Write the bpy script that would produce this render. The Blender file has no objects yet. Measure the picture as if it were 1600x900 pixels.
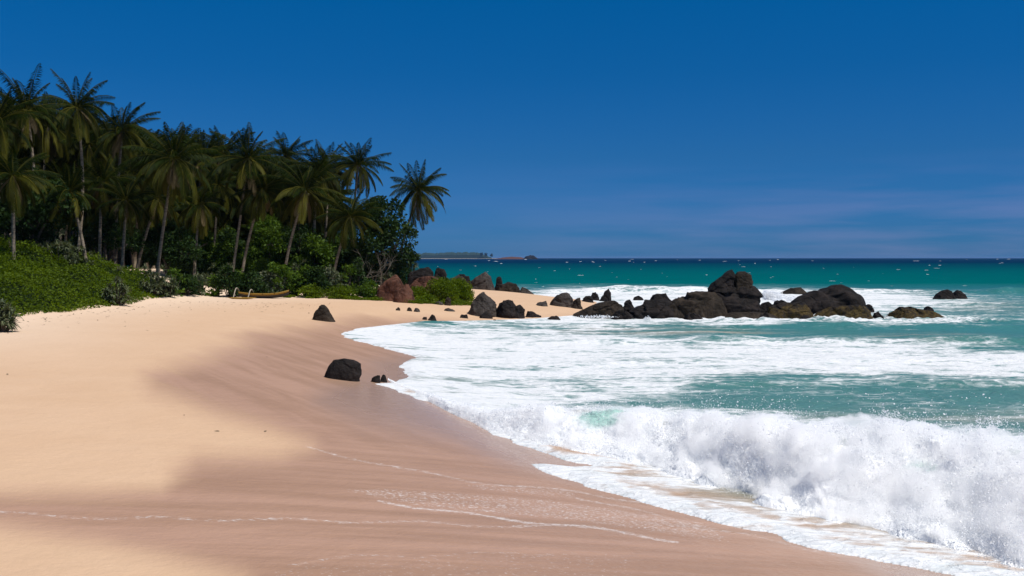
import bpy, math, random
import numpy as np
from mathutils import Vector

C = bpy.context.scene
COL = C.collection
R = math.radians
rng = np.random.default_rng(7)

# ------------------------------------------------------------------ camera, sky, sun, exposure
F = 1600 * 35.0 / 36.0
CAM_H = 5.5
TH = math.atan(47.0 / F)
cam_d = bpy.data.cameras.new("camera"); cam = bpy.data.objects.new("camera", cam_d); COL.objects.link(cam)
cam_d.lens = 35; cam_d.sensor_width = 36; cam_d.clip_end = 120000; cam_d.clip_start = 0.1
cam.location = (0, 0, CAM_H); cam.rotation_euler = (math.pi / 2 - TH, 0, 0)
C.camera = cam

SUN_EL, SUN_AZ = 60.0, 120.0            # azimuth clockwise from +Y (the view direction)
SUN_DIR = Vector((math.sin(R(SUN_AZ)) * math.cos(R(SUN_EL)), math.cos(R(SUN_AZ)) * math.cos(R(SUN_EL)), math.sin(R(SUN_EL))))
w = bpy.data.worlds.new("World"); C.world = w; w.use_nodes = True
nt = w.node_tree; nt.nodes.clear()
out = nt.nodes.new('ShaderNodeOutputWorld'); bg = nt.nodes.new('ShaderNodeBackground'); bg.inputs[1].default_value = 0.10
sky = nt.nodes.new('ShaderNodeTexSky'); sky.sky_type = 'NISHITA'; sky.sun_disc = False
sky.sun_elevation = R(SUN_EL); sky.sun_rotation = R(SUN_AZ)
sky.altitude = 0; sky.air_density = 1.0; sky.dust_density = 0.2; sky.ozone_density = 3.0
tc = nt.nodes.new('ShaderNodeTexCoord'); sep = nt.nodes.new('ShaderNodeSeparateXYZ')
ramp = nt.nodes.new('ShaderNodeValToRGB')
SKY_RAMP = [(0.0, (0.062, 0.26, 0.745)), (0.03, (0.062, 0.255, 0.69)), (0.10, (0.054, 0.268, 0.60)), (0.18, (0.019, 0.293, 0.62)), (0.27, (0.0, 0.345, 0.69)), (0.6, (0.95, 0.97, 1.0))]
el = ramp.color_ramp.elements
while len(el) < len(SKY_RAMP): el.new(0.5)
for e, (p, c) in zip(el, SKY_RAMP): e.position = p; e.color = (*c, 1)
mul = nt.nodes.new('ShaderNodeMixRGB'); mul.blend_type = 'MULTIPLY'; mul.inputs[0].default_value = 1
# very thin pinkish cirrus low over the sea
mp = nt.nodes.new('ShaderNodeMapping'); mp.inputs['Scale'].default_value = (2.2, 2.2, 26)
cn = nt.nodes.new('ShaderNodeTexNoise'); cn.inputs['Scale'].default_value = 2.1; cn.inputs['Detail'].default_value = 4
cr = nt.nodes.new('ShaderNodeMapRange'); cr.inputs[1].default_value = 0.42; cr.inputs[2].default_value = 0.66; cr.inputs[3].default_value = 0; cr.inputs[4].default_value = 1
cz = nt.nodes.new('ShaderNodeMapRange'); cz.inputs[1].default_value = 0.10; cz.inputs[2].default_value = 0.02; cz.inputs[3].default_value = 0; cz.inputs[4].default_value = 1
cm = nt.nodes.new('ShaderNodeMath'); cm.operation = 'MULTIPLY'
cl = nt.nodes.new('ShaderNodeMixRGB'); cl.blend_type = 'ADD'; cl.inputs[2].default_value = (0.62, 0.30, 0.40, 1)
L = nt.links.new
L(tc.outputs['Generated'], sep.inputs[0]); L(sep.outputs['Z'], ramp.inputs[0])
L(sky.outputs[0], mul.inputs[1]); L(ramp.outputs[0], mul.inputs[2])
L(tc.outputs['Generated'], mp.inputs[0]); L(mp.outputs[0], cn.inputs['Vector']); L(cn.outputs['Fac'], cr.inputs[0])
L(sep.outputs['Z'], cz.inputs[0]); L(cr.outputs[0], cm.inputs[0]); L(cz.outputs[0], cm.inputs[1])
cx_ = nt.nodes.new('ShaderNodeMapRange'); cx_.inputs[1].default_value = -0.15; cx_.inputs[2].default_value = 0.45; cx_.inputs[3].default_value = 0.12; cx_.inputs[4].default_value = 1.5; L(sep.outputs['X'], cx_.inputs[0])
cm2 = nt.nodes.new('ShaderNodeMath'); cm2.operation = 'MULTIPLY'; L(cm.outputs[0], cm2.inputs[0]); L(cx_.outputs[0], cm2.inputs[1]); cm = cm2
L(cm.outputs[0], cl.inputs[0]); L(mul.outputs[0], cl.inputs[1]); L(cl.outputs[0], bg.inputs[0]); L(bg.outputs[0], out.inputs[0])

sl = bpy.data.lights.new("sun", 'SUN'); sl.energy = 4.5; sl.angle = R(0.5); sl.color = (1, 0.95, 0.87)
so = bpy.data.objects.new("sun", sl); COL.objects.link(so); so.rotation_euler = SUN_DIR.to_track_quat('Z', 'Y').to_euler(); so.location = (60, 20, 80)

C.view_settings.view_transform = 'Standard'; C.view_settings.look = 'None'
C.view_settings.exposure = 0.0; C.view_settings.gamma = 1.0; C.view_settings.use_curve_mapping = False
C.render.engine = 'CYCLES'
C.cycles.max_bounces = 14; C.cycles.diffuse_bounces = 5; C.cycles.glossy_bounces = 2; C.cycles.transmission_bounces = 3; C.cycles.transparent_max_bounces = 6
C.cycles.volume_bounces = 12; C.cycles.volume_step_rate = 1.0; C.cycles.use_denoising = True

# ------------------------------------------------------------------ numeric helpers
def _hash(x, y, z, s):
    h = (x.astype(np.uint32) * np.uint32(374761393) + y.astype(np.uint32) * np.uint32(668265263) + z.astype(np.uint32) * np.uint32(2246822519) + np.uint32(s * 3266489917 % 4294967296))
    h = (h ^ (h >> np.uint32(13))) * np.uint32(1274126177)
    h = h ^ (h >> np.uint32(16))
    return h.astype(np.float64) / 4294967295.0

def vnoise(p, s=0):
    p = np.asarray(p, float); i = np.floor(p).astype(np.int64); f = p - i
    f = f * f * f * (f * (f * 6 - 15) + 10)
    r = 0
    for dx in (0, 1):
        for dy in (0, 1):
            for dz in (0, 1):
                wgt = (f[:, 0] if dx else 1 - f[:, 0]) * (f[:, 1] if dy else 1 - f[:, 1]) * (f[:, 2] if dz else 1 - f[:, 2])
                r = r + wgt * _hash(i[:, 0] + dx, i[:, 1] + dy, i[:, 2] + dz, s)
    return r * 2 - 1

def fbm(p, octv=4, s=0, gain=0.5, billow=False):
    p = np.asarray(p, float); a = 1.0; t = 0; n = 0
    for o in range(octv):
        v = vnoise(p + 17.3 * o, s + o)
        if billow: v = 1 - 2 * np.abs(v)
        t = t + a * v; n += a; a *= gain; p = p * 2.03
    return t / n

def sstep(a, b, x):
    t = np.clip((np.asarray(x, float) - a) / (b - a), 0, 1); return t * t * (3 - 2 * t)

def P3(x, y, z=0.0):
    x = np.asarray(x, float); return np.stack([x, np.broadcast_to(y, x.shape), np.broadcast_to(z, x.shape)], 1)

def project(x, y, z):                    # where a point of the place shows in the photograph (1600x900)
    d = y * math.cos(TH) - (z - CAM_H) * math.sin(TH); u = y * math.sin(TH) + (z - CAM_H) * math.cos(TH)
    d = np.maximum(d, 1e-3)
    return 800 + F * x / d, 450 - F * u / d

def ray(px, py):
    a, b = px - 800, 450 - py
    return np.array([a, F * math.cos(TH) + b * math.sin(TH), -F * math.sin(TH) + b * math.cos(TH)])

def at(px, py, Y):                       # the point at distance Y
    d = ray(px, py); d = d * (Y / d[1]); return Vector((d[0], d[1], CAM_H + d[2]))

def on_plane(px, py, z=0.0):
    d = ray(px, py); d = d * ((z - CAM_H) / d[2]); return (d[0], d[1])

def seg_dist(x, y, poly, closed=True):
    n = len(poly); best = np.full(np.shape(x), 1e18)
    for i in range(n if closed else n - 1):
        ax, ay = poly[i]; bx, by = poly[(i + 1) % n]; ex, ey = bx - ax, by - ay
        t = np.clip(((x - ax) * ex + (y - ay) * ey) / (ex * ex + ey * ey + 1e-12), 0, 1)
        best = np.minimum(best, (x - ax - t * ex) ** 2 + (y - ay - t * ey) ** 2)
    return np.sqrt(best)

def inside(x, y, poly):
    c = np.zeros(np.shape(x), bool); n = len(poly)
    for i in range(n):
        ax, ay = poly[i]; bx, by = poly[(i + 1) % n]
        if ay == by: continue
        hit = ((ay > y) != (by > y)) & (x < (bx - ax) * (y - ay) / (by - ay) + ax)
        c ^= hit
    return c

def sdist(x, y, poly):                   # positive inside
    d = seg_dist(x, y, poly); return np.where(inside(x, y, poly), d, -d)

# ------------------------------------------------------------------ object helpers
def tag(o, label=None, cat=None, group=None, kind=None):
    if label: o['label'] = label
    if cat: o['category'] = cat
    if group: o['group'] = group
    if kind: o['kind'] = kind
    return o

def empty(name, loc):
    o = bpy.data.objects.new(name, None); COL.objects.link(o); o.location = loc; o.empty_display_size = 0.3
    return o

def mesh(name, v, f, mat=None, smooth=True, attrs=None):
    v = np.asarray(v, np.float32); me = bpy.data.meshes.new(name)
    if isinstance(f, np.ndarray):
        k = f.shape[1]; me.vertices.add(len(v)); me.vertices.foreach_set('co', v.ravel())
        me.loops.add(f.size); me.loops.foreach_set('vertex_index', f.astype(np.int32).ravel())
        me.polygons.add(len(f)); me.polygons.foreach_set('loop_start', np.arange(0, f.size, k, dtype=np.int32))
        me.polygons.foreach_set('use_smooth', np.full(len(f), smooth, bool))
        me.update(calc_edges=True)
    else:
        me.from_pydata([tuple(map(float, p)) for p in v], [], [tuple(int(i) for i in q) for q in f]); me.update()
        me.polygons.foreach_set('use_smooth', np.full(len(me.polygons), smooth, bool))
    for k, a in (attrs or {}).items():
        at_ = me.attributes.new(k, 'FLOAT', 'POINT'); at_.data.foreach_set('value', np.asarray(a, np.float32))
    if mat: me.materials.append(mat)
    return me

def obj(name, me, parent=None, loc=(0, 0, 0)):
    o = bpy.data.objects.new(name, me); COL.objects.link(o); o.location = loc
    if parent: o.parent = parent
    return o

def grid_faces(nr, nc, wrap=False):
    r = np.arange(nr - 1)[:, None]; cc = nc if wrap else nc - 1; c = np.arange(cc)[None, :]
    a = r * nc + c; b = r * nc + (c + 1) % nc
    return np.stack([a, b, b + nc, a + nc], -1).reshape(-1, 4)

class Buf:                               # collects pieces of ONE mesh
    def __init__(s): s.v = []; s.f = []; s.t = []; s.n = 0
    def add(s, v, f, t=0.0):
        v = np.asarray(v, float); s.v.append(v); s.f.append(np.asarray(f) + s.n); s.t.append(np.broadcast_to(np.asarray(t, float), (len(v),))); s.n += len(v)
    def mesh(s, name, mat, smooth=True, off=(0, 0, 0)):
        return mesh(name, np.concatenate(s.v) - np.array(off), np.concatenate(s.f), mat, smooth, {'tint': np.concatenate(s.t)})

def tube(pts, rad, n=8):
    pts = np.asarray(pts, float); m = len(pts); tan = np.gradient(pts, axis=0); tan /= np.linalg.norm(tan, axis=1)[:, None] + 1e-9
    up = np.array([0.13, 1.0, 0.21]) if abs(tan[:, 1]).max() < 0.9 else np.array([1.0, 0.1, 0.2])
    a = np.cross(tan, up); a /= np.linalg.norm(a, axis=1)[:, None]; b = np.cross(tan, a)
    ang = np.linspace(0, 2 * math.pi, n, endpoint=False); rad = np.broadcast_to(np.asarray(rad, float), (m,))
    v = pts[:, None, :] + rad[:, None, None] * (np.cos(ang)[None, :, None] * a[:, None, :] + np.sin(ang)[None, :, None] * b[:, None, :])
    return v.reshape(-1, 3), grid_faces(m, n, True)

def blades(p, d, wd, ln, wid, bend=0.0):
    """rhombic leaves: base p, direction d, width direction wd"""
    n = len(p); ln = np.broadcast_to(ln, (n,))[:, None]; wid = np.broadcast_to(wid, (n,))[:, None]
    d = d / (np.linalg.norm(d, axis=1)[:, None] + 1e-9); wd = wd - (wd * d).sum(1)[:, None] * d; wd = wd / (np.linalg.norm(wd, axis=1)[:, None] + 1e-9)
    mid = p + d * ln * 0.45
    tip = p + d * ln; tip[:, 2] -= (bend * ln)[:, 0]
    v = np.stack([p, mid + wd * wid / 2, tip, mid - wd * wid / 2], 1).reshape(-1, 3)
    return v, np.arange(4 * n).reshape(n, 4)

def unit(n):
    v = rng.normal(size=(n, 3)); return v / np.linalg.norm(v, axis=1)[:, None]

# ------------------------------------------------------------------ material helpers
class M:
    def __init__(s, name):
        s.m = bpy.data.materials.new(name); s.m.use_nodes = True; s.t = s.m.node_tree; s.t.nodes.clear()
        s.out = s.t.nodes.new('ShaderNodeOutputMaterial')
    def n(s, ty, **kw):
        nd = s.t.nodes.new('ShaderNode' + ty)
        for k, v in kw.items(): setattr(nd, k, v)
        return nd
    def l(s, a, b): s.t.links.new(a, b)
    def set(s, sock, v):
        if hasattr(v, 'is_output'): s.l(v, sock)
        elif isinstance(v, tuple) and len(v) == 3 and sock.type == 'RGBA': sock.default_value = (*v, 1)
        else: sock.default_value = v
    def attr(s, name): a = s.n('Attribute'); a.attribute_name = name; return a.outputs['Fac']
    def coord(s): return s.n('TexCoord').outputs['Object']
    def pos(s): return s.n('NewGeometry').outputs['Position']
    def noise(s, vec, scale, detail=4, rough=0.55, dist=0.0, sc=(1, 1, 1), rot=0.0):
        if sc != (1, 1, 1):
            mpn = s.n('Mapping'); mpn.vector_type = 'TEXTURE' if rot else 'POINT'; mpn.inputs['Rotation'].default_value = (0, 0, rot); mpn.inputs['Scale'].default_value = tuple(1 / q for q in sc) if rot else sc; s.l(vec, mpn.inputs[0]); vec = mpn.outputs[0]
        x = s.n('TexNoise'); s.l(vec, x.inputs['Vector']); x.inputs['Scale'].default_value = scale; x.inputs['Detail'].default_value = detail
        x.inputs['Roughness'].default_value = rough; x.inputs['Distortion'].default_value = dist; return x.outputs['Fac']
    def math(s, op, a, b=0.0, c=0.0):
        x = s.n('Math', operation=op); s.set(x.inputs[0], a); s.set(x.inputs[1], b); s.set(x.inputs[2], c); return x.outputs[0]
    def rmap(s, v, a, b, c=0.0, d=1.0, smooth=True):
        x = s.n('MapRange'); x.interpolation_type = 'SMOOTHSTEP' if smooth else 'LINEAR'
        s.set(x.inputs[0], v); s.set(x.inputs[1], a); s.set(x.inputs[2], b); s.set(x.inputs[3], c); s.set(x.inputs[4], d); return x.outputs[0]
    def mix(s, f, a, b, mode='MIX'):
        x = s.n('MixRGB', blend_type=mode); s.set(x.inputs[0], f); s.set(x.inputs[1], a); s.set(x.inputs[2], b); return x.outputs[0]
    def bump(s, h, st=0.3, dist=0.1, nrm=None):
        x = s.n('Bump'); s.l(h, x.inputs['Height']); x.inputs['Strength'].default_value = st; x.inputs['Distance'].default_value = dist
        if nrm is not None: s.l(nrm, x.inputs['Normal'])
        return x.outputs[0]
    def pbr(s, col, rough=0.8, spec=0.5, nrm=None, **kw):
        b = s.n('BsdfPrincipled'); s.set(b.inputs['Base Color'], col); s.set(b.inputs['Roughness'], rough); s.set(b.inputs['Specular IOR Level'], spec)
        if nrm is not None: s.l(nrm, b.inputs['Normal'])
        for k, v in kw.items(): s.set(b.inputs[k], v)
        s.l(b.outputs[0], s.out.inputs[0]); return b

def leaf_mat(name, c0, c1, c2, trans=0.3, rough=0.6, spec=0.12):
    """c0..c1 spread leaf by leaf, c2 mixed in by attribute tint: old palm fronds, upper leaves of clumps"""
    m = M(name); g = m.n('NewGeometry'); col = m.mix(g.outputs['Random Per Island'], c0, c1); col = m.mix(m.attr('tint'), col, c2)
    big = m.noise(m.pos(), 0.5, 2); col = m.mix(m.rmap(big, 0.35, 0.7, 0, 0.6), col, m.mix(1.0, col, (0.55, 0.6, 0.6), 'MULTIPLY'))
    b = m.pbr(col, rough, spec); tr = m.n('BsdfTranslucent'); m.l(m.mix(1.0, col, (1.3, 1.25, 0.5), 'MULTIPLY'), tr.inputs[0])
    mx = m.n('MixShader'); mx.inputs[0].default_value = trans; m.l(b.outputs[0], mx.inputs[1]); m.l(tr.outputs[0], mx.inputs[2]); m.l(mx.outputs[0], m.out.inputs[0])
    return m.m

# ------------------------------------------------------------------ the lie of the land
SHORE_PX = [(1450, 897), (1200, 835), (1000, 787), (870, 740), (775, 690), (700, 645), (620, 605), (600, 570), (545, 527), (600, 507), (690, 500), (800, 492), (905, 488)]
LAND = [(60, -40), (26, 0), (12, 11.5)] + [on_plane(a, b, 0.3) for a, b in SHORE_PX] + [(9, 104), (9, 120), (5, 134), (-5, 147), (-22, 162), (-60, 182), (-160, 205), (-600, 260), (-600, -40)]

def sand_z(x, y):
    x = np.asarray(x, float); y = np.asarray(y, float)
    d = sdist(x, y, LAND)
    up = 2.0 * (1 - np.exp(-np.maximum(d, 0) / 13.0)); dn = np.minimum(d, 0) * 0.075
    z = 0.3 + up + np.maximum(dn, -6)
    z = z + 2.0 * sstep(0, 12, -26.5 - x) * sstep(20, 50, y) * sstep(2, 14, d)
    q = P3(x, y)
    z = z + sstep(2, 16, d) * (0.10 * fbm(q * np.array([0.09, 0.06, 1]), 3, 3) + 0.018 * fbm(q * 0.7, 2, 5))
    return z

def ground(px, py):
    d = ray(px, py); ys = np.geomspace(4, 400, 900); k = ys / d[1]
    zz = CAM_H + d[2] * k - sand_z(d[0] * k, ys); i = np.argmax(zz < 0)
    if zz[i] >= 0: i = len(ys) - 1
    t = zz[i - 1] / (zz[i - 1] - zz[i] + 1e-9); Y = ys[i - 1] + t * (ys[i] - ys[i - 1]); kk = Y / d[1]
    return Vector((d[0] * kk, Y, CAM_H + d[2] * kk))

def sz(x, y): return float(sand_z(np.array([x]), np.array([y]))[0])

# sand -----------------------------------------------------------------
m = M('beach_sand')
p = m.pos(); wet = m.attr('wet'); damp = m.attr('damp'); ln = m.attr('foamline'); pt = m.attr('bubbles')
n1 = m.noise(p, 0.35, 4); n2 = m.noise(p, 9.0, 4, 0.65); n3 = m.noise(p, 60, 2)
streak = m.noise(p, 1.0, 6, 0.6, 0.3, (1.1, 0.10, 1), 0.58)
dry = m.mix(n1, (0.555, 0.362, 0.225), (0.635, 0.44, 0.295)); dry = m.mix(m.rmap(n2, 0.3, 0.75, 0, 0.35), dry, (0.53, 0.36, 0.22))
st2 = m.noise(p, 1.0, 6, 0.6, 0.3, (0.12, 1.3, 1), 0.12); spy = m.n('SeparateXYZ'); m.l(p, spy.inputs[0]); streak = m.mix(m.rmap(spy.outputs[1], 20.0, 33.0), st2, streak)
wetc = m.mix(m.rmap(streak, 0.35, 0.65), (0.365, 0.212, 0.130), (0.450, 0.268, 0.176))
wetc = m.mix(damp, wetc, (0.385, 0.250, 0.180)); dry = m.mix(m.attr('bleached'), dry, (0.72, 0.565, 0.43))
wf = m.math('ADD', wet, m.math('MULTIPLY', m.math('SUBTRACT', streak, 0.5), 0.55)); wf = m.rmap(wf, 0.08, 0.92)
col = m.mix(wf, dry, wetc)
spk = m.noise(p, 11, 4, 0.75, 0.8, (0.7, 1.2, 1)); spf = m.noise(p, 16, 3, 0.6)
fl = m.math('ADD', ln, m.math('MULTIPLY', m.math('SUBTRACT', spk, 0.5), 2.3)); fl = m.rmap(fl, 0.66, 1.1, 0, 0.62)
pb = m.math('ADD', m.math('MULTIPLY', pt, 0.62), m.math('MULTIPLY', m.math('SUBTRACT', spf, 0.5), 2.0)); pb = m.rmap(pb, 0.52, 0.9, 0, 0.62)
fo = m.math('MAXIMUM', fl, pb); col = m.mix(fo, col, (0.78, 0.74, 0.70))
n4 = m.noise(p, 1.7, 5, 0.6); b0 = m.bump(n4, 0.5, 0.10); b1 = m.bump(n2, 0.35, 0.03, b0); b2 = m.bump(n3, 0.25, 0.006, b1)
rgh = m.mix(wf, (0.95, 0.95, 0.95), m.mix(damp, (0.45, 0.45, 0.45), (0.22, 0.22, 0.22)))
m.pbr(col, rgh, m.rmap(wf, 0, 1, 0.1, 0.42), b2)
SAND = m.m

WET_PX = [(720, 503), (640, 497), (560, 500), (500, 507), (450, 512), (400, 524), (330, 549), (228, 592), (240, 610), (330, 645), (430, 674), (488, 698), (440, 712), (310, 717), (268, 738), (245, 762), (120, 768), (-400, 775),
          (-400, 815), (0, 822), (150, 842), (250, 864), (370, 898), (420, 1000), (3000, 1400), (3000, 480)]
DAMP_PX = [(600, 530), (500, 560), (470, 640), (560, 690), (700, 720), (800, 760), (1000, 800), (1300, 880), (1500, 1000), (3000, 1000), (3000, 480), (700, 480)]
LINES = [([(478, 700), (562, 717), (647, 736), (731, 750), (900, 768), (1100, 797), (1250, 835)], 2.2, 0.85),
         ([(590, 779), (675, 795), (773, 807), (900, 821), (1060, 845)], 2.6, 1.0),
         ([(-200, 798), (0, 801), (180, 809), (450, 811), (620, 814), (760, 819), (860, 822)], 3.0, 0.8),
         ([(450, 880), (560, 868), (700, 865), (900, 863)], 3.0, 0.7),
         ([(690, 728), (800, 727), (835, 729)], 1.6, 0.6), ([(440, 605), (520, 612)], 2, 0.5), ([(590, 690), (720, 712), (820, 726)], 2, 0.5), ([(900, 775), (1050, 812), (1180, 838)], 2.5, 0.8),
         ([(960, 800), (1080, 822), (1200, 845), (1330, 872)], 3, 0.7), ([(460, 655), (540, 668)], 1.6, 0.5)]
PATCH = [([(517, 764), (590, 779), (675, 795), (900, 815), (1150, 850), (1100, 815), (850, 778), (700, 768), (600, 762)], .85), ([(685, 752), (760, 768), (900, 780), (900, 765)], .8),
         ([(380, 905), (460, 882), (700, 866), (980, 864), (1000, 905)], .55), ([(480, 728), (600, 752), (560, 740)], .7)]

rows = np.concatenate([np.linspace(-35, 2.5, 25), np.geomspace(3.2, 230, 620), np.linspace(245, 330, 8)])
us = np.concatenate([np.linspace(-3.2, -0.62, 90), np.linspace(-0.615, 0.62, 560), np.linspace(0.64, 1.4, 30)])
YY, UU = np.meshgrid(rows, us, indexing='ij')
XX = UU * np.maximum(YY, 3.0) + np.where(YY < 3.0, UU * (3.0 - YY) * 3, 0)
x, y = XX.ravel(), YY.ravel(); z = sand_z(x, y); keep_v = np.ones(len(x), bool)
px, py = project(x, np.maximum(y, 0.5), z); front = y > 3
xr_ = x * .85 + y * .52; yr_ = -x * .52 + y * .85; nz = fbm(P3(xr_, yr_) * np.array([0.35, 0.12, 1]), 4, 9)
dd = sdist(px + nz * 16, py + nz * 10, WET_PX); soft = np.interp(py, [480, 560, 640, 760, 900], [14, 58, 54, 44, 58])
wetv = sstep(-1, 1, dd / soft) * front
dampv = sstep(0, 70, sdist(px, py, DAMP_PX) + nz * 25) * front
fv = np.zeros_like(x)
for pl, wd, st in LINES: fv = np.maximum(fv, st * np.exp(-(seg_dist(px, py + nz * 4 + 2.5 * np.sin(px * .03 + len(pl)), pl, False) / (wd * 1.25)) ** 2))
pv = np.zeros_like(x)
for pl, st in PATCH: pv = np.maximum(pv, st * sstep(-3, 4, sdist(px, py, pl)))
me = mesh('beach_sand', np.stack([x, y, z], 1), grid_faces(len(rows), len(us)), SAND, True, {'bleached': sstep(9, 24, sdist(x, y, LAND)) * sstep(30, 50, y) * .85, 'wet': wetv, 'damp': dampv, 'foamline': fv * front, 'bubbles': pv * front})
tag(obj('beach', me), kind='structure')

# ------------------------------------------------------------------ the sea
EDGE_PX = [(1780, 935), (1600, 908), (1500, 899), (1431, 890), (1347, 877), (1262, 855), (1195, 832), (1150, 826), (1090, 811), (1000, 786), (950, 768), (900, 752), (860, 741), (838, 733), (832, 727), (850, 723), (900, 724),
           (930, 721), (880, 712), (840, 701), (816, 694), (800, 688), (772, 682), (764, 670), (735, 655), (700, 640), (660, 624), (618, 612), (590, 604), (615, 598), (640, 585), (625, 570), (650, 554), (600, 541), (545, 530), (530, 525), (552, 517), (600, 508), (660, 502), (720, 500), (800, 496), (905, 490)]
SEA_POLY = [on_plane(a, b, 0.3) for a, b in EDGE_PX] + [(9, 100), (10, 120), (6, 136), (-5, 149), (-22, 164), (-60, 184), (-160, 207), (-600, 262), (-4000, 300), (-4000, 60000), (60000, 60000), (60000, -40), (40, -30), (22, 2)]
W_PX = np.array([560, 620, 700, 760, 850, 950, 1050, 1200, 1300, 1400, 1600, 1800, 2100])
W_BASE = np.array([575, 606, 645, 669, 690, 697, 718, 765, 788, 802, 850, 900, 960])
W_CREST = np.array([574, 603, 632, 645, 640, 638, 660, 686, 686, 678, 704, 732, 760])
wu = (W_PX - 800) / F
wyb = (CAM_H - 0.25) * F / (W_BASE - 403.0); wyc = wyb + np.array([.2, .4, .8, 1.0, 1.2, 1.3, 1.3, 1.5, 1.6, 1.7, 1.7, 1.7, 1.5])
wzc = np.maximum(CAM_H - (W_CREST - 403.0) * wyc / F, 0.2)

def wave_h(x, y):
    u = x / np.maximum(y, 1.0); yc = np.interp(u, wu, wyc); zc = np.interp(u, wu, wzc); dl = y - yc
    amp = sstep(-0.15, -0.09, u) * sstep(1.5, 0.9, u)
    back = np.exp(-(np.maximum(dl, 0) / 2.6) ** 1.6); fr = np.exp(-(np.minimum(dl, 0) / 0.75) ** 2)
    return amp * zc * 0.93 * np.where(dl > 0, back, fr), dl

FX = np.array([540, 640, 750, 900, 1050, 1200, 1400, 1600])
FY = np.array([440, 450, 456, 464, 475, 485, 494, 500, 506, 512, 520, 528, 534, 542, 555, 570, 585, 598, 608, 618, 628, 640, 652, 665, 680, 700, 1000])
FV = np.array([[0, 0, 0, 0, 0, 0, 0, 0], [0, 0, .1, .3, .2, .25, .05, 0], [0, 0, .6, .8, .7, .8, .6, .05], [0, 0, .9, 1, 1, 1, .9, .15], [.5, .5, .9, 1, 1, 1, .9, .3], [.8, .9, .9, .8, .8, .8, .6, .2],
               [.8, .8, .8, .8, .9, .9, .5, .3], [.8, .7, .8, .9, .95, .95, .8, .45], [.85, .35, .45, .7, .7, .75, .55, .2], [.9, .7, .8, .6, .35, .2, .1, .05], [.95, .9, .9, .5, .3, .1, .05, .05],
               [1, .95, .95, .7, .35, .2, .1, .1], [1, 1, .95, .85, .7, .6, .55, .1], [1, 1, 1, .9, .9, .95, .9, .4], [1, 1, 1, .95, .95, 1, 1, .9], [1, 1, .95, .9, .9, .95, 1, .95], [1, 1, .85, .8, .75, .8, .85, .8],
               [1, .95, .85, .75, .6, .5, .42, .35], [1, 1, .9, .75, .55, .35, .2, .22], [1, 1, .85, .75, .6, .3, .12, .25], [1, 1, .85, .65, .42, .22, .18, .3], [1, 1, 1, .9, .35, .18, .15, .22],
               [1, 1, 1, 1, .8, .35, .15, .2], [1, 1, 1, 1, 1, .8, .5, .3], [1, 1, 1, 1, 1, 1, .8, .6], [1, 1, 1, 1, 1, 1, 1, 1], [1, 1, 1, 1, 1, 1, 1, 1]])

def foam_density(px, py):
    px = np.clip(px, FX[0], FX[-1]); py = np.clip(py, FY[0], FY[-1])
    i = np.clip(np.searchsorted(FX, px) - 1, 0, len(FX) - 2); j = np.clip(np.searchsorted(FY, py) - 1, 0, len(FY) - 2)
    a = (px - FX[i]) / (FX[i + 1] - FX[i]); b = (py - FY[j]) / (FY[j + 1] - FY[j])
    return (FV[j, i] * (1 - a) + FV[j, i + 1] * a) * (1 - b) + (FV[j + 1, i] * (1 - a) + FV[j + 1, i + 1] * a) * b

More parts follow.
